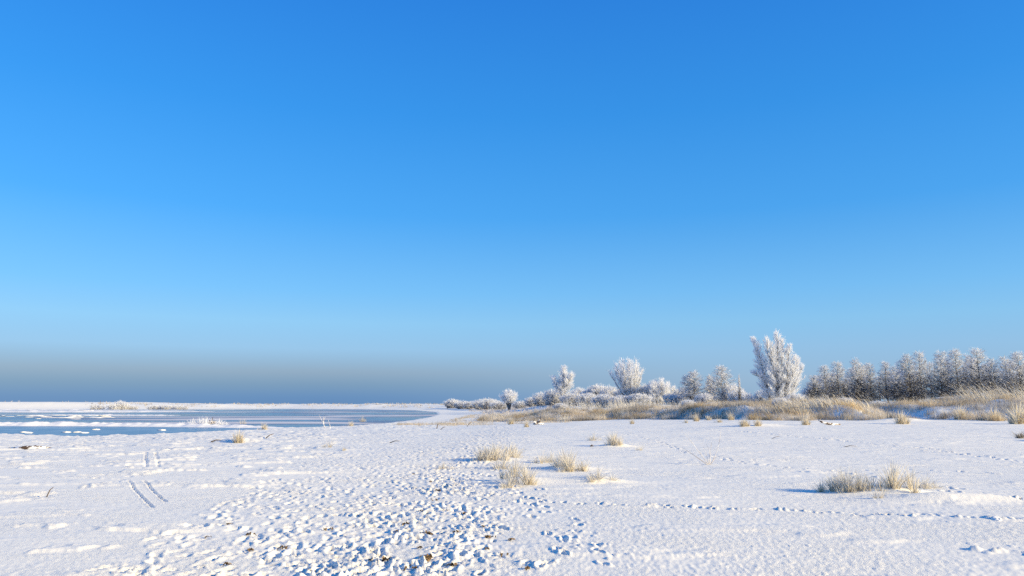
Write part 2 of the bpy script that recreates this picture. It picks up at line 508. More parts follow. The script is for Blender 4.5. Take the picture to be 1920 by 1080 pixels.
# pair of sledge tracks
for pts in [[(272, 848), (274, 876)], [(291, 848), (297, 877)], [(241, 902), (252, 918), (288, 953)], [(270, 902), (286, 920), (312, 942)]]:
    P = [gp(*p)[:2] for p in pts]
    for (a, b) in zip(P[:-1], P[1:]):
        n = max(2, int(math.dist(a, b) / 0.13))
        for i in range(n):
            f = i / n
            stamp(a[0] + (b[0] - a[0]) * f, a[1] + (b[1] - a[1]) * f, math.atan2(b[0] - a[0], b[1] - a[1]), 0.10, 0.024 + 0.0007 * a[1], 0.026 + 0.0004 * a[1], 0.008)
for k in range(26):
    px_ = rg.uniform(1815, 1990); x_, y_ = gp(px_, 1032 + rg.normal() * 5 + 0.03 * (px_ - 1815))[:2]
    stamp(x_, y_, rg.uniform(0, 3), rg.uniform(0.04, 0.09), rg.uniform(0.03, 0.06), -rg.uniform(0.012, 0.03), 0.0)
DZ = np.clip(DZ, -0.085, 0.05)
# kicked-up clods and broken crust
c1 = noise(GX * 10, GY * 8.5, 21); c2 = noise(GX * 19, GY * 15, 22); c3 = noise(GX * 33, GY * 24, 23)
c0 = noise(GX * 5.5 + c2 * 0.15, GY * 5.0, 20)
clod = smooth((c0 + 0.5 * c1 - 0.02) / 0.14) * 0.020 + smooth((c1 + 0.5 * c2 - 0.06) / 0.12) * 0.022 + smooth((c2 + 0.4 * c3 - 0.08) / 0.16) * 0.013 + 0.012 * c3
lvl = smooth((noise(GX / 0.8, GY / 1.3, 24) + 0.28) / 0.5)
DZ += 0.44 * clod * tramp * (0.34 + 0.85 * lvl) * (1 + 0.016 * np.minimum(dist, 70))
# wind crust plates on the quiet snow, thicker on the seaward side
seaward = smooth((-GX - 2.0 - 0.05 * GY) / 3)
pl = fbm(GX * 0.6 + 0.3 * noise(GX * 2, GY * 2, 30), GY * 0.9, 31, 5) + 0.12 * noise(GX * 7, GY * 7, 32)
plate = smooth((pl - 0.17) / 0.16) * (0.016 + 0.0012 * np.minimum(dist, 60)) * (0.4 + 0.9 * smooth(noise(GX / 3, GY / 3, 36) + 0.5))
DZ += plate * seaward * (1 - tramp) * fine
pl2 = fbm(GX * 0.35, GY * 0.9, 35, 4)
DZ += (smooth((pl2 - 0.22) / 0.12) * 0.018 * (1 - seaward)) * (1 - tramp) * fine
# lumpy shore snow
shore = smooth((GY - 38 + 0.2 * GX) / 20) * smooth((-GX - 2) / 10) * fine
DZ += shore * 0.10 * np.maximum(0, fbm(GX * 1.1, GY * 1.1, 37, 3)) * (GZ > WATER_Z)
# wind ripples and rime grain everywhere
DZ += fine * (0.004 * noise(GX * 9, GY * 9, 51) + 0.002 * noise(GX * 3 + GY, GY * 4, 52) + 0.0075 * noise(GX * 22, GY * 15, 53) * smooth((24 - dist) / 12))
DZ += fine * (1 - tramp) * 0.020 * np.maximum(0, fbm(GX * 0.7 + GY * 0.25, GY * 2.4, 57, 3) - 0.05) * (0.5 + smooth((dist - 8) / 15))
patch = 0.15 + 1.1 * smooth((fbm(GX / 2.6, GY / 3.4, 58, 3) + 0.30) / 0.6)
# hard rime feathers on the flat snow
DZ += fine * (1 - tramp) * (1 - seaward) * patch * 0.018 * np.maximum(0, noise(GX * 17 + GY * 6, GY * 13, 54) - 0.12)
GZ2 = GZ + DZ
grit = np.clip(path * 0.9 + wide * 0.25, 0, 1) * smooth((-DZ + 0.015) / 0.05) * fine
v = np.stack([GX, GY, GZ2], -1).reshape(-1, 3)
idx = np.arange(nR * nT).reshape(nR, nT)
a_ = idx[:-1]; b_ = idx[1:]
q = np.stack([a_, np.roll(a_, -1, 1), np.roll(b_, -1, 1), b_], -1).reshape(-1, 4)[:, ::-1]
cv = np.array([[0, 0, H(np.array(0.0), np.array(0.0))]])
v = np.concatenate([v, cv])
tri = np.stack([np.full(nT, len(v) - 1), np.roll(idx[0], -1), idx[0]], -1)
cols = np.zeros((len(v), 3), np.float32); cols[:-1, 0] = grit.ravel()
link('snow_ground', mesh_np('snow_ground', v, [q, tri], M['snow'], True, cols), kind='structure')

# ------------------------------------------------------------------ water and ice
def sheet(name, poly, z, m, kind='structure'):
    vv = [(x, y, z) for x, y in poly]
    me = bpy.data.meshes.new(name); me.from_pydata(vv, [], [list(range(len(vv)))]); me.materials.append(m); me.update()
    return link(name, me, kind=kind)
sheet('sea_water', [(-40000, -3000), (40000, -3000), (40000, 50000), (-40000, 50000)], WATER_Z, M['water'])
sheet('lagoon_ice', [(-170, 88), (-30, 70), (-31, 112), (-33, 118), (-55, 124), (-90, 126), (-170, 128)], WATER_Z + 0.012, M['ice'])

def tube(pts, rr, n=6, cap=True):
    """tapered tube through points -> verts, faces(quads), caps(tris)"""
    pts = [Vector(p) for p in pts]
    V = []; F = []
    up = Vector((0.31, 0.17, 0.93))
    for i, p in enumerate(pts):
        d = (pts[min(i + 1, len(pts) - 1)] - pts[max(i - 1, 0)]).normalized()
        s = d.cross(up)
        if s.length < 1e-3: s = d.cross(Vector((1, 0, 0)))
        s.normalize(); t = s.cross(d)
        for k in range(n):
            a = 2 * math.pi * k / n
            V.append(p + (s * math.cos(a) + t * math.sin(a)) * rr[i])
    for i in range(len(pts) - 1):
        for k in range(n):
            F.append((i * n + k, i * n + (k + 1) % n, (i + 1) * n + (k + 1) % n, (i + 1) * n + k))
    F.append(tuple(range(n))[::-1]); F.append(tuple((len(pts) - 1) * n + k for k in range(n)))
    return V, F

def build(name, chunks, m, smooth_shade=True):
    V = []; F = []
    for (vv, ff) in chunks:
        o = len(V); V += [tuple(x) for x in vv]; F += [tuple(i + o for i in f) for f in ff]
    me = bpy.data.meshes.new(name); me.from_pydata(V, [], F)
    for mm in (m if isinstance(m, list) else [m]): me.materials.append(mm)
    me.polygons.foreach_set('use_smooth', [smooth_shade] * len(F)); me.update()
    return me

def ridge(name, pts, w, h, seed, n=160):
    """a long bank of heaped ice and snow along a line"""
    pts = np.array(pts, float)
    seg = np.r_[0, np.cumsum(np.hypot(*np.diff(pts, axis=0).T))]
    s = np.linspace(0, seg[-1], n)
    cx = np.interp(s, seg, pts[:, 0]); cy = np.interp(s, seg, pts[:, 1])
    k = 15
    c = np.linspace(-1, 1, k)
    X = cx[:, None] + 0 * c[None]
    Y = cy[:, None] + c[None] * w * (1 + 0.5 * noise(s / 5, s * 0, seed))[:, None]
    env = (np.sin(np.linspace(0, math.pi, n)) ** 0.35)[:, None]
    Z = WATER_Z - 0.06 + env * (1 - np.abs(c[None]) ** 1.6) * h * (0.65 + 0.9 * np.maximum(0, noise(s / 4.2, s * 0 + 3, seed + 1))[:, None] + 0.45 * noise(X * 0.8, Y * 1.1, seed + 2) + 0.25 * noise(X * 2.5, Y * 2.5, seed + 3))
    vv = np.stack([X, Y, Z], -1).reshape(-1, 3)
    ii = np.arange(n * k).reshape(n, k)
    q = np.stack([ii[:-1, :-1], ii[1:, :-1], ii[1:, 1:], ii[:-1, 1:]], -1).reshape(-1, 4)
    return mesh_np(name, vv, q, M['snow_lump'], True)
link('ice_ridge', ridge('ice_ridge', [(-150, 125), (-95, 124), (-70, 122), (-52, 118), (-40, 113), (-33, 110)], 2.6, 0.85, 301, 260), kind='structure')
for k, (pts, w, h) in enumerate([([(-260, 330), (-190, 320), (-130, 330)], 5, 0.7), ([(-150, 235), (-120, 230), (-100, 228)], 3, 0.4),
                                 ([(-330, 405), (-230, 400), (-170, 405)], 6, 0.6)]):
    link('ice_ridge', ridge('ice_ridge', pts, w, h, 320 + 9 * k), kind='structure')

def lump(name, sx, sy, sz, seed, m, rough=0.35, nu=14, nv=9):
    r = np.random.default_rng(seed)
    uu = np.linspace(0, 2 * math.pi, nu, endpoint=False); vv = np.linspace(0.02, math.pi - 0.02, nv)
    U, V = np.meshgrid(uu, vv)
    k = 1 + rough * (noise(np.cos(U) * 1.7 + 5, np.sin(U) * 1.7 + V * 1.5, seed) + 0.6 * noise(np.cos(U) * 4, np.sin(U) * 4 + V * 3, seed + 1)) * 1.6
    X = np.sin(V) * np.cos(U) * k * sx; Y = np.sin(V) * np.sin(U) * k * sy; Z = np.cos(V) * k * sz
    P = np.stack([X, Y, Z], -1).reshape(-1, 3)
    ii = np.arange(nu * nv).reshape(nv, nu)
    q = np.stack([ii[:-1], ii[1:], np.roll(ii[1:], -1, 1), np.roll(ii[:-1], -1, 1)], -1).reshape(-1, 4)
    return mesh_np(name, P, q, m, True)

# ice floes drifting in the open water before the spit
rg = np.random.default_rng(5)
floe_me = [lump('ice_floe', 1.6, 1.3, 0.10, 400 + k, M['snow_lump'], 0.5, 12, 5) for k in range(4)]
for k in range(44):
    if k < 30: px = rg.uniform(-30, 225); d = rg.uniform(175, 235) + 0.15 * (px - 100) * 0
    else: px = rg.uniform(0, 330); d = rg.uniform(330, 420)
    x = (px - 960) / FPX * d
    if bay_sdf(np.array([x]), np.array([d]))[0] > -2: continue
    o = link('ice_floe', floe_me[k % 4], loc=(x, d, WATER_Z + 0.02), label='small flat snowy ice floe drifting in the blue water before the spit', cat='ice floe', group='ice floes in the open water')
    sc_ = rg.uniform(0.35, 1.2); o.scale = (sc_ * 1.7, sc_, rg.uniform(0.6, 1.2)); o.rotation_euler.z = rg.uniform(-0.6, 0.6)
for k, (px, py) in enumerate([(45, 811), (53, 812), (125, 811), (145, 811), (157, 812), (225, 817), (304, 807), (180, 806)]):
    u, yy, zz = ray(px, py); t = (WATER_Z - EYE) / zz
    o = link('ice_lump', floe_me[k % 4], loc=(u * t, yy * t, WATER_Z + 0.03), label='tiny white snow lump frozen on the smooth lagoon ice', cat='ice lump', group='snow lumps on the lagoon ice')
    o.scale = (0.35, 0.3, 1.0)

# ------------------------------------------------------------------ vegetation builders
class Limbs:
    """collects three-sided tapering limbs"""
    def __init__(s): s.p = []; s.q = []; s.a = []; s.b = []
    def add(s, p, q, a, b): s.p.append(p); s.q.append(q); s.a.append(a); s.b.append(b)
    def mesh(s, name, m, n=4):
        p = np.array(s.p); q = np.array(s.q); a = np.array(s.a)[:, None]; b = np.array(s.b)[:, None]
        d = q - p; d = d / (np.linalg.norm(d, axis=1)[:, None] + 1e-9)
        ref = np.where(np.abs(d[:, 2:3]) < 0.9, [[0, 0, 1.0]], [[1.0, 0, 0]])
        s1 = np.cross(d, ref); s1 /= np.linalg.norm(s1, axis=1)[:, None]; s2 = np.cross(d, s1)
        V = []
        for k in range(n):
            an = 2 * math.pi * k / n
            V.append(p + (s1 * math.cos(an) + s2 * math.sin(an)) * a)
        for k in range(n):
            an = 2 * math.pi * k / n
            V.append(q + (s1 * math.cos(an) + s2 * math.sin(an)) * b)
        V = np.stack(V, 1).reshape(-1, 3)
        base = np.arange(len(p))[:, None] * 2 * n
        F = [base + np.array([[k, (k + 1) % n, n + (k + 1) % n, n + k]]) for k in range(n)]
        return mesh_np(name, V, F, m, True)

def unit(v):
    return v / (np.linalg.norm(v) + 1e-9)

def vunit(v):
    return v / (np.linalg.norm(v, axis=1)[:, None] + 1e-9)

def grow(seed, stems, nb, t0, env, elev, ns, nt, twl, tww, up=0.3, frost=lambda t: 1.0, trunk_r=0.18, curve=0.25, fan=0.38):
    """stems: list of (points, share). env(t)->branch length, elev(t)->angle above level. Returns limbs, twig arrays (p, q, w, frosted)"""
    r = np.random.default_rng(seed)
    L = Limbs(); TP = []; TQ = []; TW = []; TF = []
    for st, share in stems:
        st = np.array(st, float)
        seg = np.r_[0, np.cumsum(np.linalg.norm(np.diff(st, axis=0), axis=1))]
        tot = seg[-1]
        def pt(t): return np.array([np.interp(t * tot, seg, st[:, k]) for k in range(3)])
        N = 9
        for i in range(N):
            L.add(pt(i / N), pt((i + 1) / N), trunk_r * share * (1 - i / N) + 0.02, trunk_r * share * (1 - (i + 1) / N) + 0.02)
        sdir = unit(st[-1] - st[0])
        n_b = int(nb * share)
        for k in range(n_b):
            t = t0 + (1 - t0) * (k + r.random()) / n_b
            az = k * 2.399 + r.normal() * 0.5; el = elev(t) + r.normal() * 0.14
            ln = max(0.25, env(t) * r.uniform(0.65, 1.1) * (0.55 + 0.45 * share))
            p = pt(t)
            d = np.array([math.cos(az) * math.cos(el), math.sin(az) * math.cos(el), math.sin(el)])
            d = unit(d + 0.5 * (sdir - np.array([0, 0, 1.0])))
            d2 = unit(d + np.array([0, 0, curve]))
            m_ = p + d * ln * 0.5; e = m_ + d2 * ln * 0.5
            w0 = 0.010 + 0.014 * ln
            L.add(p, m_, w0, w0 * 0.6); L.add(m_, e, w0 * 0.6, w0 * 0.2)
            n_s = max(3, int(ns * (0.35 + 0.65 * ln / max(0.3, env(0.5)))))
            f = (np.arange(n_s) + r.random(n_s)) / n_s
            b = np.where(f[:, None] < 0.5, p + d * (ln * f)[:, None], m_ + d2 * (ln * (f - 0.5))[:, None])
            sd = vunit(d2 + r.normal(size=(n_s, 3)) * fan + np.array([0, 0, up]))
            sl = twl * r.uniform(0.6, 1.4, n_s) * (1.15 - 0.5 * f)
            fr = r.random(n_s) < frost(t)
            TP.append(b); TQ.append(b + sd * sl[:, None]); TW.append(tww * r.uniform(0.7, 1.2, n_s)); TF.append(fr)
            g = r.uniform(0.1, 1.0, (n_s, nt))
            q0 = (b[:, None] + sd[:, None] * (sl[:, None] * g)[..., None]).reshape(-1, 3)
            td = vunit((sd[:, None] + r.normal(size=(n_s, nt, 3)) * (fan + 0.18)).reshape(-1, 3) + np.array([0, 0, up]))
            TP.append(q0); TQ.append(q0 + td * (twl * r.uniform(0.3, 0.75, len(q0)))[:, None]); TW.append(tww * r.uniform(0.5, 1.0, len(q0)))
            TF.append(r.random(len(q0)) < frost(t))
    return L, np.concatenate(TP), np.concatenate(TQ), np.concatenate(TW), np.concatenate(TF)

def twig_mesh(p, q, w, fr, mats, seed):
    r = np.random.default_rng(seed)
    d = q - p; sd = vunit(np.cross(d, r.normal(size=p.shape))); w = w[:, None]
    n = len(p)
    V = np.stack([p - sd * w * 0.4, p + sd * w * 0.4, p + d * 0.65 + sd * w * 0.5, q, p + d * 0.65 - sd * w * 0.5], 1).reshape(-1, 3)
    b = np.arange(n)[:, None] * 5
    mi = np.where(fr, 0, 1)
    return mesh_np('crown', V, [b + np.array([[0, 1, 2, 4]]), b + np.array([[4, 2, 3]])], mats, midx=np.concatenate([mi, mi]))

def tree_meshes(seed, *a, trunk_m='bark', frost_m='frost', bare_m='bark', **k):
    L, p, q, w, fr = grow(seed, *a, **k)
    return [('trunk', L.mesh('trunk', M[trunk_m])), ('crown', twig_mesh(p, q, w, fr, [M[frost_m], M[bare_m]], seed))]

def put_tree(name, parts, loc, label, cat='tree', group=None, rz=0, scale=1.0, sz=None):
    o = link(name, None, loc=loc, label=label, cat=cat, group=group)
    o.empty_display_size = 0.3
    o.rotation_euler.z = rz
    o.scale = (scale, scale, sz if sz else scale)
    for (n_, me) in parts:
        link(n_, me, parent=o)
    return o

# --- the tall white poplar pair
def tz(px, py, d):   # local offset of a photo point at distance d from a base at (bx)
    return (px - 960) / FPX * d * math.cos(PITCH), z_at(py, d)

d = 140
bx, by, bz = at_dist(1458, d)
def loc_pts(pts, d, bx, bz, yj=0.0, seed=0):
    r = np.random.default_rng(seed); out = []
    for i, (px, py) in enumerate(pts):
        x, z = tz(px, py, d)
        out.append((x - bx, yj * i * r.normal(), z - bz))
    out[0] = (out[0][0], out[0][1], -0.3)
    return out
stems = [(loc_pts([(1462, 750), (1461, 700), (1464, 655), (1461, 628)], d, bx, bz, 0.1, 1), 1.0),
         (loc_pts([(1460, 750), (1453, 690), (1444, 660), (1438, 640)], d, bx, bz, 0.25, 2), 0.75),
         (loc_pts([(1468, 750), (1478, 700), (1483, 670), (1486, 652)], d, bx, bz, 0.3, 3), 0.85),
         (loc_pts([(1472, 752), (1491, 724), (1504, 703), (1511, 690)], d, bx, bz, 0.3, 4), 0.7),
         (loc_pts([(1466, 750), (1471, 700), (1472, 665), (1471, 640)], d, bx, bz, -0.4, 5), 0.8),
         (loc_pts([(1468, 750), (1483, 715), (1494, 690), (1498, 672)], d, bx, bz, -0.3, 11), 0.75),
         (loc_pts([(1460, 750), (1456, 705), (1451, 672), (1450, 648)], d, bx, bz, -0.2, 12), 0.75)]
me_ = tree_meshes(21, stems, 78, 0.08, lambda t: 3.5 * (1 - t) ** 0.62 * (0.55 + 0.45 * min(1, t * 2.5)) + 0.35, lambda t: 0.62 + 0.48 * t, 16, 8, 0.72, 0.030, up=0.40, trunk_r=0.26, trunk_m='bark_frosted')
put_tree('poplar_tree', me_, (bx, by, bz), 'tallest white frosted poplar with several upright stems, beside the dark wood')
d = 142
bx, by, bz = at_dist(1441, d)
stems = [(loc_pts([(1446, 750), (1437, 705), (1427, 668), (1418, 638)], d, bx, bz, 0.1, 6), 1.0),
         (loc_pts([(1446, 750), (1440, 725), (1428, 708), (1412, 702)], d, bx, bz, 0.3, 8), 0.45)]
me_ = tree_meshes(22, stems, 120, 0.12, lambda t: 2.3 * (1 - t) ** 0.5 * (0.6 + 0.4 * min(1, t * 3)) + 0.2, lambda t: 0.35 + 0.65 * t, 16, 8, 0.72, 0.030, up=0.30, trunk_r=0.22, trunk_m='bark_frosted')
put_tree('poplar_tree', me_, (bx, by, bz), 'slender frosted poplar leaning away from the tallest white poplar')

def fan_stems(h, w, n, seed, lean=0.0, base=0.15, bow=0.6):
    r = np.random.default_rng(seed); out = []
    for k in range(n):
        a = k * 2.39996 + r.uniform(-0.3, 0.3); f = math.sqrt((k + 0.3) / n)
        top = np.array([math.cos(a) * w * f * 0.7 + lean, math.sin(a) * w * f * 0.7, h * (1 - 0.32 * f ** 2) * r.uniform(0.92, 1.02)])
        b0 = np.array([math.cos(a) * base, math.sin(a) * base, -0.3])
        mid = b0 + (top - b0) * 0.5; mid[:2] = b0[:2] + (top[:2] - b0[:2]) * bow
        out.append(([b0, mid, top], 1.0 if k == 0 else 0.75))
    return out

# broad wind-shaped tree at photo column 1185
d = 205
bx, by, bz = at_dist(1182, d)
top = z_at(671, d) - bz
stems = fan_stems(top, 7.0, 18, 31, lean=-0.7, bow=0.5)
me_ = tree_meshes(31, stems, 42, 0.10, lambda t: 2.3 * (1 - t) ** 0.5 * (0.4 + 0.6 * min(1, 2.5 * t)) + 0.3, lambda t: 0.65 + 0.45 * t, 12, 7, 0.95, 0.036, up=0.4, trunk_r=0.2, trunk_m='bark_frosted')
put_tree('willow_tree', me_, (bx, by, bz), 'broad fan-shaped white frosted tree behind the tan dune, with a lower bush beside it')
d = 200
bx, by, bz = at_dist(1238, d)
me_ = tree_meshes(32, fan_stems(z_at(714, d) - bz, 5.6, 15, 33, base=0.6), 40, 0.12, lambda t: 2.0 * (1 - t) ** 0.5 + 0.3, lambda t: 0.55 + 0.45 * t, 11, 7, 0.95, 0.036, up=0.35, trunk_r=0.13, trunk_m='bark_frosted')
put_tree('frosted_bush', me_, (bx, by, bz), 'large rounded frosted bush touching the broad fan-shaped white tree', 'bush')
# ragged tree at column 1057 with bushes at its foot
d = 225
bx, by, bz = at_dist(1056, d)
hh = z_at(691, d) - bz
stems = [([(0, 0, -0.3), (0.2, 0, hh * 0.5), (0.3, 0, hh)], 1.0), ([(0, 0, hh * 0.2), (-1.8, 0.6, hh * 0.55), (-2.9, 0.8, hh * 0.74)], 0.6),
         ([(0, 0, hh * 0.3), (1.6, -0.5, hh * 0.62), (2.6, -0.6, hh * 0.82)], 0.7), ([(0, 0, hh * 0.3), (0.3, 1.4, hh * 0.6), (0.8, 2.0, hh * 0.85)], 0.6)]
me_ = tree_meshes(41, stems, 85, 0.25, lambda t: 2.6 * (1 - t) ** 0.5 + 0.4, lambda t: 0.3 + 0.6 * t, 14, 7, 0.95, 0.040, up=0.25, trunk_r=0.24, trunk_m='bark_frosted')
put_tree('willow_tree', me_, (bx, by, bz), 'ragged white frosted tree with uneven crown rising from low bushes')
# small dome-shaped tree at column 958
d = 260
bx, by, bz = at_dist(955, d)
hh = z_at(726, d) - bz
stems = fan_stems(hh * 0.86, 4.6, 13, 44, base=0.1, bow=0.30)
me_ = tree_meshes(43, stems, 30, 0.42, lambda t: 1.7 * (1 - t) ** 0.4 + 0.4, lambda t: 0.25 + 0.3 * t, 9, 6, 0.9, 0.042, up=0.05, trunk_r=0.22, trunk_m='bark_frosted', fan=0.5)
put_tree('dome_tree', me_, (bx, by, bz), 'small dome-crowned frosted tree on a short trunk above the low bushes')

# --- bushes: three kinds of mesh, copied
def bush_parts(seed, h, w, n=15, twl=0.75, tww=0.042, fr='frost', fp=0.5):
    return tree_meshes(seed, fan_stems(h, w, n, seed, base=0.28 * w, bow=0.75), 28, 0.03, lambda t: 0.5 * w * (1 - t) ** 0.45 + 0.3, lambda t: 0.55 + 0.4 * t, 9, 5, twl, tww, up=0.3, trunk_r=0.07,
                       trunk_m='bark_frosted', frost_m=fr, fan=0.5, frost=lambda t: fp + (1 - fp) * t, bare_m='bark_frosted')
SPITB = bush_parts(54, 4.0, 4.0, 9, fp=1.0)
BUSH = [bush_parts(51, 4.0, 3.6), bush_parts(52, 3.4, 4.2), bush_parts(53, 4.4, 3.0)]
bush_list = [   # px, top py, distance, half-width m, kind, label
    (848, 744, 420, 4.6, 1, 'round frosted bush at the sea end of the hedge, above the walker'),
    (866, 748, 400, 4.2, 1, 'low frosted bush next to the round end bush of the hedge'),
    (884, 748, 390, 4.6, 0, 'low frosted bush in the hedge, second behind the walker'),
    (903, 745, 370, 4.8, 1, 'grey frosted bush in the hedge beside the thin post'),
    (917, 742, 350, 5.0, 1, 'domed grey frosted bush between the thin post and dome-crowned tree'),
    (936, 748, 320, 3.8, 0, 'low frosted bush at the seaward foot of the dome-crowned tree'),
    (975, 748, 280, 3.2, 1, 'pale low bush at the landward foot of the dome-crowned tree'),
    (1000, 745, 270, 3.4, 0, 'pale low bush midway between dome-crowned tree and ragged white tree'),
    (1018, 738, 255, 3.6, 1, 'grey frosted bush in front of the sky just before the ragged white tree'),
    (1040, 730, 232, 3.4, 0, 'dense frosted bush at the foot of the ragged white tree'),
    (1072, 738, 220, 3.2, 0, 'white frosted bush under the landward side of the ragged tree'),
    (1086, 728, 250, 2.6, 2, 'narrow frosted bush close behind the ragged white tree'),
    (1122, 722, 235, 3.6, 0, 'tall grey frosted bush between the ragged tree and the fan-shaped tree'),
    (1146, 727, 225, 3.4, 1, 'frosted bush just before the fan-shaped white tree'),
    (1104, 738, 200, 3.0, 2, 'pale upright bush over the tan dune, before the tall grey bush'),
    (1135, 740, 185, 3.0, 2, 'pale feathery bush rising behind the tan dune below the fan-shaped tree'),
    (1165, 742, 180, 2.8, 2, 'pale feathery bush at the foot of the fan-shaped tree'),
    (1200, 738, 178, 2.8, 0, 'pale feathery bush under the landward side of the fan-shaped tree'),
    (1262, 740, 190, 2.6, 1, 'low bush between the large rounded bush and the pyramid trees'),
    (1281, 728, 200, 2.8, 0, 'dark low bush at the seaward foot of the first pyramid tree'),
    (1400, 738, 165, 2.0, 0, 'low sloping bush between second pyramid tree and slender leaning poplar'),
    (1385, 732, 168, 2.2, 1, 'low bush on the landward flank of the second pyramid tree'),
    (1522, 722, 170, 2.0, 2, 'grey bush at the edge of the dark wood beside the tallest poplar'),
    (1290, 750, 118, 1.2, 0, 'small frosted shrub in the tan dune grass seaward of the hollow'),
    (1465, 746, 92, 1.0, 2, 'small white shrub in the dune grass below the tallest poplar'),
    (1585, 746, 96, 1.1, 0, 'small frosted shrub on the dune crest before the dark wood edge'),
    (1775, 747, 100, 1.1, 1, 'low frosted shrub on the dune crest behind the shaded hollow'),
    (1050, 756, 135, 1.1, 0, 'small grey shrub at the seaward shoulder of the tan dune'),
    (1645, 752, 110, 1.0, 2, 'little frosted shrub before the middle of the dark wood'),
    (2034, 797, 34.6, 0.9, 0, 'shrub past the picture edge throwing the long blue shadow on the snow'),
    (1214, 722, 204, 3.2, 0, 'white bush filling the gap between fan-shaped tree and large rounded bush'),
    (1108, 730, 240, 3.2, 1, 'grey bush filling the gap landward of the narrow frosted bush'),
    (1172, 728, 212, 3.0, 2, 'white upright bush leaning on the trunk of the fan-shaped tree'),
    (1322, 738, 176, 2.4, 0, 'grey bush between the feet of the two pyramid trees'),
    (1375, 722, 176, 2.6, 2, 'pale sloping bush on the landward side of the taller pyramid tree'),
    (1492, 738, 132, 1.8, 0, 'white bush at the landward foot of the tallest poplar'),
    (1430, 732, 146, 1.6, 0, 'white bush at the foot of the slender leaning poplar'),
]
for i, (px, py, d, w, kd, lb) in enumerate(bush_list):
    x, y, z = at_dist(px, d)
    h = z_at(py, d) - z
    base_h = (4.0, 3.4, 4.4)[kd]; base_w = (3.6, 4.2, 3.0)[kd]
    put_tree('frosted_bush', BUSH[kd], (x, y, z), lb, 'bush', rz=i * 1.3, scale=1.4 * w / base_w, sz=max(0.12, (0.68 if px < 1000 else 0.92) * h / base_h))

# --- alders: pyramid crowns, dark below, white tops
def alder(seed, h, w, t0=0.12, low=0.16):
    r = np.random.default_rng(seed)
    st = [([(0, 0, -0.4), (r.normal() * 0.15, r.normal() * 0.15, h * 0.5), (r.normal() * 0.1, r.normal() * 0.1, h)], 1.0)]
    if seed % 2: st.append(([(0.35, 0.1, -0.4), (0.9, 0.3, h * 0.45), (1.2, 0.5, h * 0.88)], 0.75))
    return tree_meshes(seed, st, 100, t0, lambda t: w * (1.02 - t) ** 0.65 * min(1.0, 0.55 + 1.2 * t) + 0.15, lambda t: 0.12 + 0.45 * t, 14, 6, 0.8, 0.036, up=0.08,
                       frost=lambda t: low + (0.80 - low) * float(smooth((t - 0.30) / 0.5)), trunk_r=0.17, trunk_m='bark', bare_m='bark', curve=0.12, fan=0.45)
ALD = [alder(61, 11, 2.6), alder(62, 11, 2.9), alder(63, 11, 2.4), alder(64, 11, 3.2), alder(65, 11, 2.8)]
PYR = [alder(71, 9, 3.2, 0.05, 0.75), alder(72, 9, 3.4, 0.05, 0.7)]
for (px, py, d, kd, w, lb) in [(1303, 699, 185, 0, 1.35, 'frosted pyramid tree standing apart seaward of the other pyramid tree'),
                              (1356, 690, 178, 1, 1.45, 'taller frosted pyramid tree between the first one and slender poplar'),
                              (1333, 706, 184, 0, 0.8, 'dark slim pyramid tree pressed against the taller pyramid tree')]:
    x, y, z = at_dist(px, d); h = z_at(py, d) - z
    put_tree('alder_tree', PYR[kd], (x, y, z), lb, rz=px, scale=w, sz=h / 9)
x, y, z = at_dist(1388, 160)
put_tree('young_alder', ALD[2], (x, y, z), 'thin bare sapling tree standing up beside the taller pyramid tree', rz=1, scale=0.22, sz=(z_at(706, 160) - z) / 11)

ordn = ['first', 'second', 'third', 'fourth', 'fifth', 'sixth', 'seventh', 'eighth', 'ninth', 'tenth', 'eleventh', 'twelfth', 'thirteenth', 'fourteenth', 'fifteenth', 'sixteenth', 'seventeenth', 'eighteenth']
front = [(1527, 706, 1.0, 0), (1548, 688, 1.1, 1), (1574, 682, 1.25, 3), (1611, 677, 1.0, 2), (1634, 684, 0.95, 0), (1666, 681, 1.05, 1), (1684, 690, 0.9, 2), (1708, 668, 1.1, 0), (1730, 664, 1.15, 3),
         (1770, 663, 1.15, 4), (1797, 659, 1.25, 1), (1822, 670, 1.0, 2), (1842, 658, 1.3, 3), (1868, 676, 1.0, 0), (1893, 672, 1.1, 4), (1917, 664, 1.3, 1), (1950, 660, 1.3, 3), (1985, 664, 1.2, 0)]
for i, (px, py, w, kd) in enumerate(front):
    d = 158 + 10 * ((i * 7) % 3) - 0.03 * (px - 1520)
    x, y, z = at_dist(px, d); h = z_at(py, d) - z
    put_tree('alder_tree', ALD[kd], (x, y, z), 'dark-trunked frosted alder at the front of the wood, %s from the tallest poplar' % ordn[i], group='alders of the wood', rz=i * 2.1, scale=w, sz=h / 11)
back = [(1540, 704), (1562, 692), (1588, 696), (1600, 690), (1624, 695), (1650, 692), (1675, 694), (1697, 688), (1720, 682), (1748, 680), (1785, 672), (1810, 676), (1830, 672), (1856, 676), (1880, 682), (1905, 676), (1935, 670), (1970, 668)]
for i, (px, py) in enumerate(back):
    d = 196 + 9 * ((i * 5) % 4)
    x, y, z = at_dist(px, d); h = z_at(py + 3 + 6 * ((i * 7) % 3), d) - z
    put_tree('alder_tree', ALD[(i * 3 + 1) % 5], (x, y, z), 'alder deep in the shaded wood, %s of the rear rank from the tallest poplar' % ordn[i], group='alders of the wood', rz=i * 1.7, scale=1.4, sz=h / 11)

# ------------------------------------------------------------------ grasses
STRAW = np.array([(0.62, 0.53, 0.35), (0.70, 0.62, 0.45), (0.54, 0.44, 0.29), (0.66, 0.59, 0.42), (0.46, 0.38, 0.26)])
FROSTC = np.array([0.91, 0.90, 0.88])

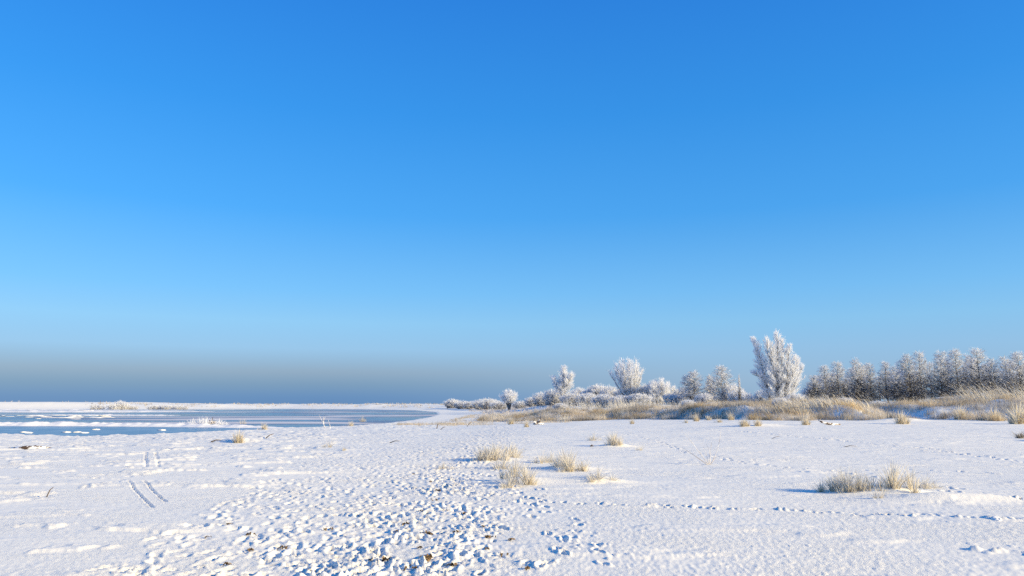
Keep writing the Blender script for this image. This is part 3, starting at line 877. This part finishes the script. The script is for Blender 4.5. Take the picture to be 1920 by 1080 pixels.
def blades(base, hgt, spread, width, r, frost=0.4, lean=(0, 0), droop=0.35, seg=3, straw=None, out=None):
    """base (n,3); arrays hgt; returns verts, quads, tris, colours of curved tapering blades"""
    n = len(base)
    if out is None:
        az = r.uniform(0, 2 * math.pi, n)
        out = np.stack([np.cos(az), np.sin(az)], 1) * (spread * np.abs(r.normal(size=n)))[:, None]
    out = out + np.array(lean)[None]
    fa = r.uniform(0, math.pi, n); side = np.stack([np.cos(fa), np.sin(fa), np.zeros(n)], 1)
    pal = STRAW if straw is None else straw
    col = pal[r.integers(0, len(pal), n)] * r.uniform(0.8, 1.15, (n, 1))
    fr = np.clip(frost + 0.28 * r.normal(size=n), 0, 1)[:, None]
    ol = np.minimum(np.linalg.norm(out, axis=1), 1.6)
    V = []; Cc = []
    for k in range(seg + 1):
        t = k / seg
        p = base.copy()
        p[:, :2] += out * hgt[:, None] * (t + droop * t * t) / (1 + 0.35 * ol)[:, None]
        p[:, 2] += hgt * (t - 0.42 * ol * t * t * (1 + 0.4 * droop * t))
        c = col * (1 - fr * (0.3 + 0.7 * t)) + FROSTC * fr * (0.3 + 0.7 * t)
        if k == seg:
            V.append(p); Cc.append(c); break
        w = width * (1 - 0.6 * t)
        V += [p - side * w[:, None] * 0.5, p + side * w[:, None] * 0.5]; Cc += [c, c]
    m = 2 * seg + 1
    V = np.stack(V, 1).reshape(-1, 3); Cc = np.stack(Cc, 1).reshape(-1, 3)
    b = np.arange(n)[:, None] * m
    Q = np.concatenate([b + np.array([[2 * k, 2 * k + 1, 2 * k + 3, 2 * k + 2]]) for k in range(seg - 1)])
    T = b + np.array([[2 * seg - 2, 2 * seg - 1, 2 * seg]])
    return V, Q, T, Cc

def tuft_mesh(seed, n, rx, h, width, spread, frost, lean=(0, 0), droop=0.4, straw=None, nc=4):
    """a tussock: a few tight crowns from which blades fan out"""
    r = np.random.default_rng(seed)
    ca = r.uniform(0, 2 * math.pi, nc); cr = rx * np.sqrt(r.random(nc)); cr[0] *= 0.2
    cw = r.uniform(0.35, 1.0, nc); cw[0] = 1.15
    ci = r.choice(nc, n, p=cw ** 2 / (cw ** 2).sum())
    a = r.uniform(0, 2 * math.pi, n); u = np.abs(r.normal(size=n)) * 0.55
    rad_ = rx * 0.22 * np.minimum(u, 1.6)
    base = np.stack([cr[ci] * np.cos(ca[ci]) + rad_ * np.cos(a), (cr[ci] * np.sin(ca[ci]) + rad_ * np.sin(a)) * 0.8, np.full(n, -0.04)], 1)
    out = np.stack([np.cos(a), np.sin(a)], 1) * (spread * (0.15 + 1.15 * u))[:, None] + r.normal(size=(n, 2)) * 0.20
    hh = h * cw[ci] * (0.35 + 0.75 * r.random(n))
    V, Q, T, Cc = blades(base, hh, spread, np.full(n, width) * r.uniform(0.6, 1.3, n), r, frost, lean, droop, 4, straw, out)
    return mesh_np('grass_tuft', V, [Q, T], M['blade'], False, Cc)

TUFT = {
    'upright': tuft_mesh(81, 380, 0.36, 0.50, 0.013, 0.42, 0.66, nc=8),
    'spread': tuft_mesh(82, 320, 0.40, 0.44, 0.013, 0.95, 0.62, (-0.15, 0), nc=6),
    'low': tuft_mesh(83, 240, 0.32, 0.34, 0.012, 1.25, 0.74, droop=0.5, nc=5),
    'dense': tuft_mesh(84, 500, 0.54, 0.46, 0.013, 0.6, 0.64, nc=11),
    'thin': tuft_mesh(85, 90, 0.14, 0.42, 0.008, 0.5, 0.5, nc=4),
    'far': tuft_mesh(86, 260, 0.42, 0.66, 0.026, 0.6, 0.40, nc=7),
    'farlow': tuft_mesh(87, 220, 0.45, 0.46, 0.026, 0.9, 0.5, nc=7),
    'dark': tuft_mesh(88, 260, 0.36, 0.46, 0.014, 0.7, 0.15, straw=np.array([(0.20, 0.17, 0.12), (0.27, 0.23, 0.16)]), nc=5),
}
TH = {'upright': 0.50, 'spread': 0.36, 'low': 0.24, 'dense': 0.42, 'thin': 0.4, 'far': 0.6, 'farlow': 0.42, 'dark': 0.42}
tufts = [   # px, base py, top py, kind, width factor, label
    (1678, 918, 868, 'upright', 1.0, 'tallest upright straw grass tuft on the bright drift, nearest to the camera'),
    (1586, 920, 880, 'dense', 0.72, 'bushy arching straw tuft casting a long blue shadow on the snow'),
    (1560, 922, 894, 'spread', 0.75, 'arching straw tuft at the shadow end of the near tuft group'),
    (1612, 920, 884, 'upright', 0.55, 'upright straw tuft in the middle of the near tuft group'),
    (1738, 916, 894, 'low', 0.85, 'low frosted tuft on the sunny end of the near drift'),
    (1650, 935, 910, 'thin', 0.8, 'sparse short blades in front of the tallest upright tuft'),
    (986, 910, 875, 'spread', 0.85, 'yellow straw tuft with brown base, foremost in the mid-beach tuft cluster'),
    (966, 895, 862, 'upright', 0.85, 'upright frosted tuft behind the yellow brown-based tuft'),
    (955, 915, 893, 'low', 0.8, 'pale bent-over tuft beside the yellow brown-based tuft'),
    (905, 862, 838, 'dense', 0.9, 'grey straw tuft at the path side of the mid-beach cluster'),
    (928, 860, 832, 'dense', 1.0, 'broad straw tuft at the back of the mid-beach cluster'),
    (955, 858, 832, 'dense', 1.0, 'dense brownish tuft at the back of the mid-beach cluster, beside the path'),
    (945, 880, 858, 'low', 1.0, 'white frosted low tuft in the middle of the mid-beach cluster'),
    (1013, 869, 843, 'thin', 1.1, 'thin pointed tuft between the mid-beach cluster and round tuft'),
    (1034, 867, 850, 'low', 0.9, 'small low tuft touching the round straw tuft'),
    (1063, 880, 843, 'dense', 0.95, 'round straw tuft standing alone beside the thin pointed one'),
    (1122, 900, 880, 'low', 1.0, 'flat spreading frosted tuft alone on the smooth snow'),
    (832, 880, 868, 'low', 0.8, 'little flattened tuft at the edge of the trodden path'),
    (1150, 832, 810, 'dense', 0.85, 'straw tuft on a small drift far out on the smooth snow'),
    (1114, 826, 814, 'low', 0.9, 'low yellowish tuft next to the drift with a straw tuft'),
    (1200, 845, 832, 'thin', 1.0, 'faint white frosted stalks on smooth snow beyond the flat tuft'),
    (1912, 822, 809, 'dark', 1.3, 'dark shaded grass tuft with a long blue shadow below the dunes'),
    (447, 830, 809, 'far', 0.75, 'straw tuft near the lagoon shore beyond the sledge tracks'),
    (616, 840, 822, 'thin', 1.4, 'tiny thin straw tuft alone on the trodden beach'),
    (645, 845, 838, 'farlow', 0.4, 'flat yellowish remnant of grass just past the thin straw tuft'),
    (455, 801, 786, 'farlow', 0.9, 'white spiky frosted plant on the lagoon bar, apart from the driftwood'),
    (680, 797, 783, 'far', 0.9, 'bright straw tuft at the water edge along the beach'),
    (658, 799, 789, 'farlow', 0.9, 'small frosted tuft at the water edge next to the bright straw one'),
    (495, 806, 792, 'farlow', 0.8, 'frosted stalky plant on the shore between lagoon bar and sapling'),
    (1395, 800, 783, 'far', 0.9, 'yellow straw tuft on open snow before the dunes below the slender poplar'),
    (1420, 799, 785, 'far', 0.8, 'smaller straw tuft just beside the yellow one before the dunes'),
    (1305, 790, 776, 'far', 0.7, 'brown tuft in the hollow between two dune noses'),
    (1328, 788, 779, 'farlow', 0.8, 'low tuft in the hollow next to the brown one'),
    (1370, 788, 773, 'far', 0.75, 'brown tuft before the dune under the taller pyramid tree'),
    (1286, 793, 786, 'farlow', 0.6, 'small tuft seaward of the hollow between dune noses'),
    (1349, 792, 784, 'farlow', 0.9, 'grey low tuft in front of the hollow between dune noses'),
    (1510, 797, 782, 'far', 0.9, 'straw tuft at the foot of the frosted reeds under the tallest poplar'),
    (958, 796, 782, 'far', 0.7, 'brown upright tuft by the drift near the driftwood root'),
    (987, 801, 789, 'far', 0.6, 'pale tuft on the small drift beside the driftwood root'),
    (937, 786, 774, 'far', 0.8, 'straw tuft among frosted grass beyond the brown upright tuft'),
    (1690, 795, 772, 'far', 1.1, 'yellow arching tuft at the tip of the sunlit dune nose'),
    (1800, 786, 764, 'far', 1.2, 'olive tuft in the shaded hollow before the reeds'),
    (1865, 789, 766, 'far', 1.2, 'olive grey tuft at the foot of the tall bent reeds'),
    (1910, 795, 762, 'far', 1.4, 'big olive tuft in front of the tall bent reeds'),
    (1185, 795, 785, 'far', 0.6, 'small straw tuft before the tan dune below the fan-shaped tree'),
]
for i, (px, py, ty, kd, wf, lb) in enumerate(tufts):
    x, y, z = gp(px, py)
    h = max(0.12, z_at(ty, y) - z)
    o = link('grass_tuft', TUFT[kd], loc=(x, y, z), label=lb, cat='grass tuft')
    s = 1.22 * h / TH[kd]
    o.scale = (wf * (0.5 + 0.5 * s) if s > 1 else wf * s ** 0.5, wf * (0.5 + 0.5 * s) if s > 1 else wf * s ** 0.5, s)
    o.rotation_euler.z = (i * 0.37) % 0.8 - 0.4

# continuous dune grass: nobody could count it
DUNE = np.array([(0.48, 0.375, 0.245), (0.54, 0.44, 0.30), (0.37, 0.28, 0.185), (0.50, 0.43, 0.27), (0.30, 0.235, 0.16)])
def grass_mass(name, label, pts, h, width, per, frost, seed, spread=0.42, lean=(-0.05, 0), straw=DUNE):
    r = np.random.default_rng(seed)
    n = len(pts) * per
    base = np.repeat(pts, per, 0) + np.concatenate([r.normal(size=(n, 2)) * 0.22, np.zeros((n, 1))], 1)
    base[:, 2] = H(base[:, 0], base[:, 1]) - 0.05
    ch = np.repeat(r.uniform(0.55, 1.2, len(pts)) * (0.85 + 0.8 * noise(pts[:, 0] / 2.3, pts[:, 1] / 3, seed + 40) + 0.6 * noise(pts[:, 0] / 0.8, pts[:, 1] / 1.0, seed + 41)), per)
    hh = h * ch * r.uniform(0.5, 1.1, n)
    V, Q, T, Cc = blades(base, hh, spread, width * r.uniform(0.6, 1.3, n), r, frost, lean, 0.35, 2, straw)
    tone = 0.96 + 0.75 * noise(V[:, 0] / 3.1, V[:, 1] / 4.5, seed + 50) + 0.3 * noise(V[:, 0] / 0.9, V[:, 1] / 1.2, seed + 51)
    hue = noise(V[:, 0] / 6, V[:, 1] / 8, seed + 52)[:, None]
    Cc = np.clip(Cc * tone[:, None] * (1 + hue * np.array([0.16, 0.0, -0.35])), 0.03, 0.9)
    return link(name, mesh_np(name, V, [Q, T], M['blade'], False, Cc), label=label, cat='grass', kind='stuff')

r = np.random.default_rng(77)
N = 24000
gx = r.uniform(-6, 72, N); gt = -2.5 + 29 * r.random(N) ** 1.3
gy = np.interp(gx, DX, DD) + gt
gy = gy + 6.0 * noise(gx / 5.5, gy / 60.0, 91)
den = noise(gx / 5, gy / 6, 201) + 0.8 * noise(gx / 1.8, gy / 2.2, 202)
thr = -0.25 + 0.42 * np.exp(-((gt + 2.0) / 3.0) ** 2) + 0.22 * np.exp(-((gx - 45.5) / 1.5) ** 2) * (gt < 6) - 0.25 * np.exp(-((gx - 26.0) / 5) ** 2)
keep = (den > thr)
P = np.stack([gx, gy, 0 * gx], 1)[keep]
fz = noise(P[:, 0] / 4, P[:, 1] / 5, 203)
grass_mass('dune_grass', 'tan marram grass covering the dunes', P[fz < 0.05], 1.0, 0.025, 10, 0.20, 1)
grass_mass('frosted_dune_grass', 'whitish frosted grass patches between the tan dune grass', P[fz >= 0.05], 1.05, 0.024, 10, 0.62, 2)
# thin grass along the beach ridge and shore
N = 4600
gx = r.uniform(-12, 7, N); gy = r.uniform(92, 210, N)
k = (noise(gx / 3, gy / 9, 205) > 0.04) & (bay_sdf(gx, gy) > 6)
grass_mass('beach_grass', 'sparse pinkish straw grass on the snow before the low bushes', np.stack([gx, gy, 0 * gx], 1)[k], 0.6, 0.028, 7, 0.45, 3)
N = 5200
gx = r.uniform(-34, 34, N); gy = r.uniform(140, 400, N)
k = (gx > -8 - 0.06 * (gy - 150)) & (bay_sdf(gx, gy) > 14) & (dune_t(gx, gy) > 8) & (gx < 5 + 0.12 * (gy - 100)) & (noise(gx / 5, gy / 14, 211) > -0.12)
grass_mass('low_scrub', 'low lilac-grey frosted scrub in front of the hedge of bushes', np.stack([gx, gy, 0 * gx], 1)[k], 1.05, 0.06, 8, 0.66, 6, spread=0.4, straw=np.array([(0.42, 0.33, 0.27), (0.36, 0.29, 0.25), (0.5, 0.42, 0.34)]))
gx = np.concatenate([r.uniform(-18, -7, 260), r.normal(-8.5, 1.6, 120)]); gy = np.concatenate([108 + (-(gx[:260] + 7)) * 0.9 + r.normal(size=260) * 1.6, r.normal(109, 2, 120)])
grass_mass('shore_grass', 'straw grass strip along the water edge below the walker', np.stack([gx, gy, 0 * gx], 1), 0.7, 0.026, 8, 0.35, 4)
# far spit grass
N = 3500
gx = r.uniform(-345, -40, N); gy = r.uniform(440, 620, N)
k = (noise(gx / 16, gy / 30, 207) > 0.0) & (H(gx, gy) > -0.9) & ((gx > -285) | (noise(gx / 6, gy / 60, 208) > 0.33))
grass_mass('spit_grass', 'pale frosted grass patches on the far snowy spit', np.stack([gx, gy, 0 * gx], 1)[k], 1.7, 0.12, 9, 0.6, 5, spread=0.5)
# frosted bushes on the spit
sp = [(182, 750, 470), (212, 748, 465), (226, 749, 470), (232, 747, 475), (250, 753, 480), (290, 752, 480), (300, 751, 485), (312, 751, 480), (330, 752, 490), (340, 753, 480),
      (712, 754, 540), (745, 754, 545), (752, 755, 540), (770, 756, 560), (800, 756, 560), (830, 757, 560), (780, 755, 570), (815, 756, 575)]
for i, (px, py, d) in enumerate(sp):
    x, y, z = at_dist(px, d)
    h = max(0.9, z_at(py + 2, d) - z)
    put_tree('spit_bush', SPITB, (x, y, z - 0.3), 'low frosted bush on the far snowy spit across the water', 'bush', group='bushes on the far spit', rz=i, scale=1.5, sz=(0.95 if px == 226 else 0.65) * h / 4.2)

# --- reeds: bent stalks with feathery heads
def reed_mesh(seed, n, rx, ry, h, lean, w=0.028):
    r = np.random.default_rng(seed)
    base = np.stack([r.uniform(-rx, rx, n), r.uniform(-ry, ry, n), np.full(n, -0.1)], 1)
    hh = h * r.uniform(0.6, 1.08, n)
    hh = hh * np.where(r.random(n) < 0.35, 1.0, 0.62)
    V, Q, T, Cc = blades(base, hh, 0.20, np.full(n, w), r, 0.72, (lean, 0), 0.5, 3)
    # plumes
    m = int(n * 0.55)
    top = base[:m].copy()
    i3 = np.arange(m) * 7 + 6
    top = V[i3]
    V2, Q2, T2, C2 = blades(top - np.array([0, 0, 0.22]), np.full(m, 0.36), 0.12, np.full(m, 0.055), r, 0.8, (lean * 1.6, 0), 0.6, 3)
    o = len(V)
    return mesh_np('stalks', np.concatenate([V, V2]), [Q, T, Q2 + o, T2 + o], M['blade'], False, np.concatenate([Cc, C2]))
for i, (px, d, n, rx, ry, h, lean, lb) in enumerate([
        (1893, 90, 420, 4.2, 3.0, 3.7, -0.45, 'tall frosted reed clump with bent plumes before the wood, by the big olive tuft'),
        (1838, 92, 130, 2.6, 2.0, 3.2, -0.50, 'thinner frosted reeds at the edge of the tall bent reed clump'),
        (1540, 86, 330, 4.2, 3.0, 1.9, -0.38, 'slanting frosted reeds on the dune below the tallest poplar'),
        (1470, 86, 220, 2.6, 2.5, 1.6, -0.30, 'whitish frosted reeds on the snowy dune foot before the tallest poplar'),
        (1610, 95, 44, 4.0, 2.0, 2.7, -0.40, 'few scattered tall reed stalks standing before the dark wood'),
        (1690, 100, 36, 4.0, 2.0, 2.0, -0.40, 'low scattered reed stalks before the middle of the dark wood'),
        (1135, 150, 800, 8.5, 6.0, 2.9, -0.12, 'pale dense reeds behind the tan dune seaward of the fan-shaped tree'),
        (1220, 145, 700, 7.5, 6.0, 2.5, -0.12, 'pale dense reeds behind the tan dune under the large rounded bush')]):
    x, y, z = at_dist(px, d)
    me_ = reed_mesh(500 + i, n, rx, ry, h, lean, 0.055 if d < 110 else 0.05)
    o = link('reed_clump', None, loc=(x, y, z), label=lb, cat='reeds')
    link('stalks', me_, parent=o, kind='stuff')

# --- frosted saplings
def sapling(name, stems, loc, label, r0=0.012):
    o = link(name, None, loc=loc, label=label, cat='sapling')
    for st in stems:
        n = 7; pts = []; st = [Vector(p) for p in st]
        for i in range(n):
            t = i / (n - 1)
            a = st[0].lerp(st[1], t); b = st[1].lerp(st[2], t)
            pts.append(a.lerp(b, t))
        link('stem', build('stem', [tube(pts, [r0 * (1 - 0.75 * i / (n - 1)) for i in range(n)], 5)], M['frost_thin']), parent=o)
    return o
x, y, z = gp(1330, 871)
k = y / FPX
def L_(dx, dz, dy=0): return (dx * k, dy, dz * k)
sapling('frosted_sapling', [[L_(0, -3), L_(-22, 30), L_(-50, 64)], [L_(0, -3), L_(18, 20), L_(26, 62, 0.1)], [L_(0, -3), L_(2, 20), L_(4, 40, -0.1)], [L_(0, -3), L_(-4, 18), L_(-8, 34, 0.15)],
                            [L_(0, -3), L_(8, 8), L_(16, 16, 0.1)], [L_(0, -3), L_(-20, 12), L_(-46, 30, 0.2)], [L_(0, -3), L_(5, 22), L_(-1, 36, 0.2)]],
        (x, y, z), 'thin bare frosted sapling with spreading stems on the smooth snow')
x, y, z = gp(611, 803)
k = y / FPX
sapling('frosted_sapling', [[L_(0, -2), L_(-6, 10), L_(-14, 26)], [L_(-4, 6), L_(-5, 14), L_(-5, 21)], [L_(-6, 10), L_(-4, 16), L_(-2, 20)], [L_(8, -2), L_(8, 8), L_(3, 16)]], (x, y, z),
        'leaning white frosted sapling at the water edge', 0.05)

# ------------------------------------------------------------------ driftwood, sticks, posts
def branchy(seed, n, L, r0):
    r = np.random.default_rng(seed); ch = []
    for k in range(n):
        a = r.uniform(0, 2 * math.pi); el = r.uniform(0.05, 1.1)
        d1 = Vector((math.cos(a) * math.cos(el), math.sin(a) * math.cos(el), math.sin(el)))
        l = L * r.uniform(0.5, 1.1)
        p = [Vector((0, 0, 0)), d1 * l * 0.5 + Vector(r.normal(size=3) * 0.06 * L), d1 * l + Vector(r.normal(size=3) * 0.12 * L)]
        ch.append(tube(p, [r0, r0 * 0.7, r0 * 0.2], 6))
    return ch
x, y, z = gp(1008, 796)
o = link('driftwood_root', None, loc=(x, y, z), label='dark upturned driftwood root on the snow before the tan dune', cat='driftwood')
link('root', build('root', branchy(601, 8, 0.8, 0.11), M['wood_snowy']), parent=o)
link('trunk', build('trunk', [tube([(-0.5, 0.1, 0.05), (0, 0, 0.18), (0.7, -0.1, 0.05)], [0.1, 0.15, 0.1], 8)], M['wood_snowy']), parent=o)
u, yy, zz = ray(395, 799); t = (WATER_Z - EYE) / zz
x, y, z = u * t, yy * t, WATER_Z + 0.25
o = link('driftwood_pile', None, loc=(x, y, z), label='brown snow-capped driftwood heap on the lagoon bar among frosted stalks', cat='driftwood')
link('trunk', build('trunk', [tube([(-1.2, 0, 0.0), (-0.3, 0.1, 0.35), (0.8, 0, 0.3)], [0.22, 0.28, 0.2], 8)], M['wood_snowy']), parent=o)
link('root', build('root', branchy(602, 7, 1.1, 0.13), M['wood']), parent=o)
for i, (px, kd, s, lb) in enumerate([(342, 'farlow', 1.7, 'frosted spiky plant at the lagoon end of the driftwood bar'), (360, 'far', 1.9, 'white frosted plant second along the driftwood bar'),
                                    (376, 'far', 2.2, 'tall white frosted plant just before the brown driftwood heap'), (386, 'far', 2.3, 'tallest white frosted stalks at the brown driftwood heap'),
                                    (412, 'far', 1.9, 'white frosted stalks landward of the brown driftwood heap'), (425, 'farlow', 1.6, 'low frosted plant at landward end of the driftwood bar')]):
    u, yy, zz = ray(px, 799.5); t = (WATER_Z - EYE) / zz
    o = link('frosted_plant', TUFT[kd].copy(), loc=(u * t, yy * t, WATER_Z + 0.12), label=lb, cat='plant')
    o.data.materials.clear(); o.data.materials.append(M['frost'])
    o.scale = (s, s, s); o.rotation_euler.z = i
x, y, z = gp(1556, 797)
o = link('driftwood_log', build('driftwood_log', [tube([(-0.9, 0, 0.42), (-0.6, 0, 0.22), (0, 0.1, 0.08), (0.9, 0.1, 0.02)], [0.05, 0.09, 0.11, 0.07], 8)], M['wood_snowy']), loc=(x, y, z),
         label='curved dark driftwood log lying before the dune below the tallest poplar', cat='log')
x, y, z = gp(55, 843)
link('driftwood_log', build('driftwood_log', [tube([(-0.9, 0, 0.03), (-0.2, 0.05, 0.07), (0.3, 0, 0.08), (1.0, 0, 0.03)], [0.05, 0.09, 0.11, 0.05], 8)], M['wood_snowy']), loc=(x, y, z),
     label='brown half-buried driftwood on the snow near the lagoon shore', cat='log')
sticks = [(740, 831, 0.55, 0.02, 0.2, 'dark stick lying on the trodden beach between path and water'),
          (1594, 839, 0.45, 0.012, 0.1, 'thin bent twig on the smooth snow below the dunes'),
          (505, 822, 0.6, 0.03, 0.5, 'short dark stick end poking up near the shore'),
          (488, 822, 0.7, 0.025, 0.1, 'flat dark stick beside the short poking one near the shore'),
          (820, 804, 0.5, 0.05, 1.3, 'little upright wooden stake on the beach below the shore grass'),
          (830, 806, 0.6, 0.03, 0.5, 'leaning wooden stub beside the little upright stake'),
          (880, 800, 0.8, 0.03, 0.8, 'thin leaning stick beside the distant path'),
          (92, 933, 0.22, 0.010, 1.0, 'tiny stick standing in the snow drift by the sledge tracks'),
          (405, 829, 0.5, 0.03, 0.2, 'dark twig seaward of the straw tuft near the lagoon'),
          (855, 790, 0.5, 0.06, 1.2, 'dark stump in front of the straw grass strip'),
          (1110, 838, 0.12, 0.03, 0.2, 'small dark chip on the snow below the drift tuft'),
          (1455, 823, 0.4, 0.012, 0.3, 'short twig on smooth snow before the yellow dune tufts')]
for i, (px, py, L, r0, el, lb) in enumerate(sticks):
    x, y, z = gp(px, py)
    c, s = math.cos(el), math.sin(el)
    o = link('stick', build('stick', [tube([(-L * c * 0.5, 0, -0.03 if el > 0.4 else r0 * 0.6), (0, 0.03 * L, L * s * 0.5 + r0 + 0.03), (L * c * 0.5, 0, max(L * s, r0 * 0.6))], [r0, r0 * 0.9, r0 * 0.5], 6)], M['wood']),
             loc=(x, y, z), label=lb, cat='stick')
    o.rotation_euler.z = (i * 1.1) % 0.9 - 0.4
for (px, py, d, h, r0, lb) in [(188, 751, 470, 2.0, 0.12, 'thin dark post on the far spit'), (913, 755, 230, 2.0, 0.05, 'thin post standing before the hedge of frosted bushes')]:
    x, y, z = at_dist(px, d)
    h = max(1.5, z_at(py, d) - z)
    link('post', build('post', [tube([(0, 0, -0.3), (0.02, 0, h * 0.5), (0.0, 0, h)], [r0, r0, r0 * 0.9], 7)], M['wood']), loc=(x, y, z), label=lb, cat='post')

# ------------------------------------------------------------------ snow lumps and leaf litter in the near snow
for k, (px, py, sx, sy, sz, lb) in enumerate([(1872, 977, 0.09, 0.08, 0.022, 'lone rounded white snow lump on the animal trail')]):
    x, y, z = gp(px, py)
    o = link('snow_lump', lump('snow_lump', sx * 0.8, sy, sz * 1.1, 700 + k * 3, M['snow_lump'], 0.38, 24, 12), loc=(x, y, z + sz * 0.7), label=lb, cat='snow lump')
    o.rotation_euler = (0.22, 0.30, 0.5 * ((k * 3) % 4) - 0.6)

def leaf_clump(seed, n, s):
    """curled dead leaves and weed, half frozen in"""
    r = np.random.default_rng(seed); ch = []
    for k in range(n):
        a = r.uniform(0, 2 * math.pi); c = Vector((r.normal() * s * 0.5, r.normal() * s * 0.5, 0.01))
        d1 = Vector((math.cos(a), math.sin(a), r.uniform(0.1, 0.9))).normalized(); sd = d1.cross(Vector((r.normal(), r.normal(), 1))).normalized()
        w = s * r.uniform(0.18, 0.4); l = s * r.uniform(0.6, 1.3); V = []; F = []
        nn = 5
        for i in range(nn):
            t = i / (nn - 1); ww = w * math.sin(0.25 + 2.7 * t) + 0.002
            p = c + d1 * l * t + Vector((0, 0, -1.1 * l * t * t * r.uniform(0.5, 1)))
            nrm = sd.cross(d1)
            V += [p - sd * ww + nrm * ww * 0.5, p, p + sd * ww + nrm * ww * 0.5]
        for i in range(nn - 1):
            for j in (0, 1): F.append((i * 3 + j, i * 3 + j + 1, i * 3 + j + 4, i * 3 + j + 3))
        ch.append((V, F))
    return build('dead_leaves', ch, M['leaf'])
LEAF = [leaf_clump(801 + k, 7 + 2 * k, 0.075) for k in range(4)]
big = {0: 'largest brown curled leaf clump at the near end of the trodden path', 1: 'second brown leaf clump beside the largest one on the trodden path'}
leaves = [(716, 1056), (802, 1050), (424, 1062), (430, 985), (614, 995), (468, 1035), (788, 1030), (800, 1003), (815, 940), (808, 905), (905, 990), (918, 1010), (945, 1043), (912, 1032), (850, 1063),
          (870, 965), (835, 960), (762, 985), (745, 1000), (580, 1075), (390, 1010), (530, 1030), (960, 1015), (988, 1068), (772, 1070), (856, 1000), (775, 890), (820, 922), (470, 1005), (790, 960)]
for i, (px, py) in enumerate(leaves):
    x, y, z = gp(px, py)
    zz_ = z + 0.02
    o = link('dead_leaves', LEAF[i % 4], loc=(x, y, zz_), label=big.get(i, 'small brown scrap of dead leaves frozen into the trodden path'), cat='leaf litter', group=None if i in big else 'leaf scraps on the path', kind='thing')
    s = 1.15 if i in big else 0.38 + 0.42 * ((i * 37) % 10) / 10
    o.scale = (s, s, s); o.rotation_euler.z = i * 2.3

# ------------------------------------------------------------------ the walker
def person(loc, label):
    o = link('person', None, loc=loc, label=label, cat='person')
    J = [((0, 0, 0.93), 0.15), ((0, 0, 1.15), 0.15), ((0, 0, 1.38), 0.17), ((0, 0, 1.52), 0.065), ((0, 0.01, 1.60), 0.075), ((0, 0.015, 1.68), 0.085), ((0, 0.01, 1.75), 0.05),
         ((-0.20, 0, 1.41), 0.075), ((-0.25, -0.05, 1.14), 0.055), ((-0.24, 0.08, 0.92), 0.042), ((-0.24, 0.11, 0.84), 0.035),
         ((0.20, 0, 1.41), 0.075), ((0.25, 0.02, 1.14), 0.055), ((0.24, -0.12, 0.93), 0.042), ((0.24, -0.14, 0.85), 0.035),
         ((-0.10, 0, 0.86), 0.11), ((-0.11, 0.16, 0.50), 0.075), ((-0.11, 0.10, 0.08), 0.05), ((-0.11, 0.25, 0.035), 0.035),
         ((0.10, 0, 0.86), 0.11), ((0.11, -0.02, 0.48), 0.075), ((0.11, -0.26, 0.12), 0.05), ((0.11, -0.14, 0.04), 0.035)]
    E = [(0, 1), (1, 2), (2, 3), (3, 4), (4, 5), (5, 6), (2, 7), (7, 8), (8, 9), (9, 10), (2, 11), (11, 12), (12, 13), (13, 14), (0, 15), (15, 16), (16, 17), (17, 18), (0, 19), (19, 20), (20, 21), (21, 22)]
    me = bpy.data.meshes.new('body'); me.from_pydata([j[0] for j in J], E, []); me.materials.append(M['cloth'])
    b = link('body', me, parent=o)
    md = b.modifiers.new('skin', 'SKIN')
    for i, (_, rr) in enumerate(J): me.skin_vertices[0].data[i].radius = (rr, rr * 0.8 if i < 3 else rr)
    me.skin_vertices[0].data[0].use_root = True
    b.modifiers.new('sub', 'SUBSURF').levels = 1
    link('hat', lump('hat', 0.115, 0.12, 0.10, 905, M['hat'], 0.05, 12, 8), parent=o, loc=(0, 0.0, 1.73))
    link('face', lump('face', 0.075, 0.05, 0.085, 906, M['skin'], 0.05, 10, 8), parent=o, loc=(0, 0.065, 1.64))
    return o
x, y, z = at_dist(839, 395)
person((x, y, z + 0.02), 'distant person in dark clothes walking along the shore past the hedge')
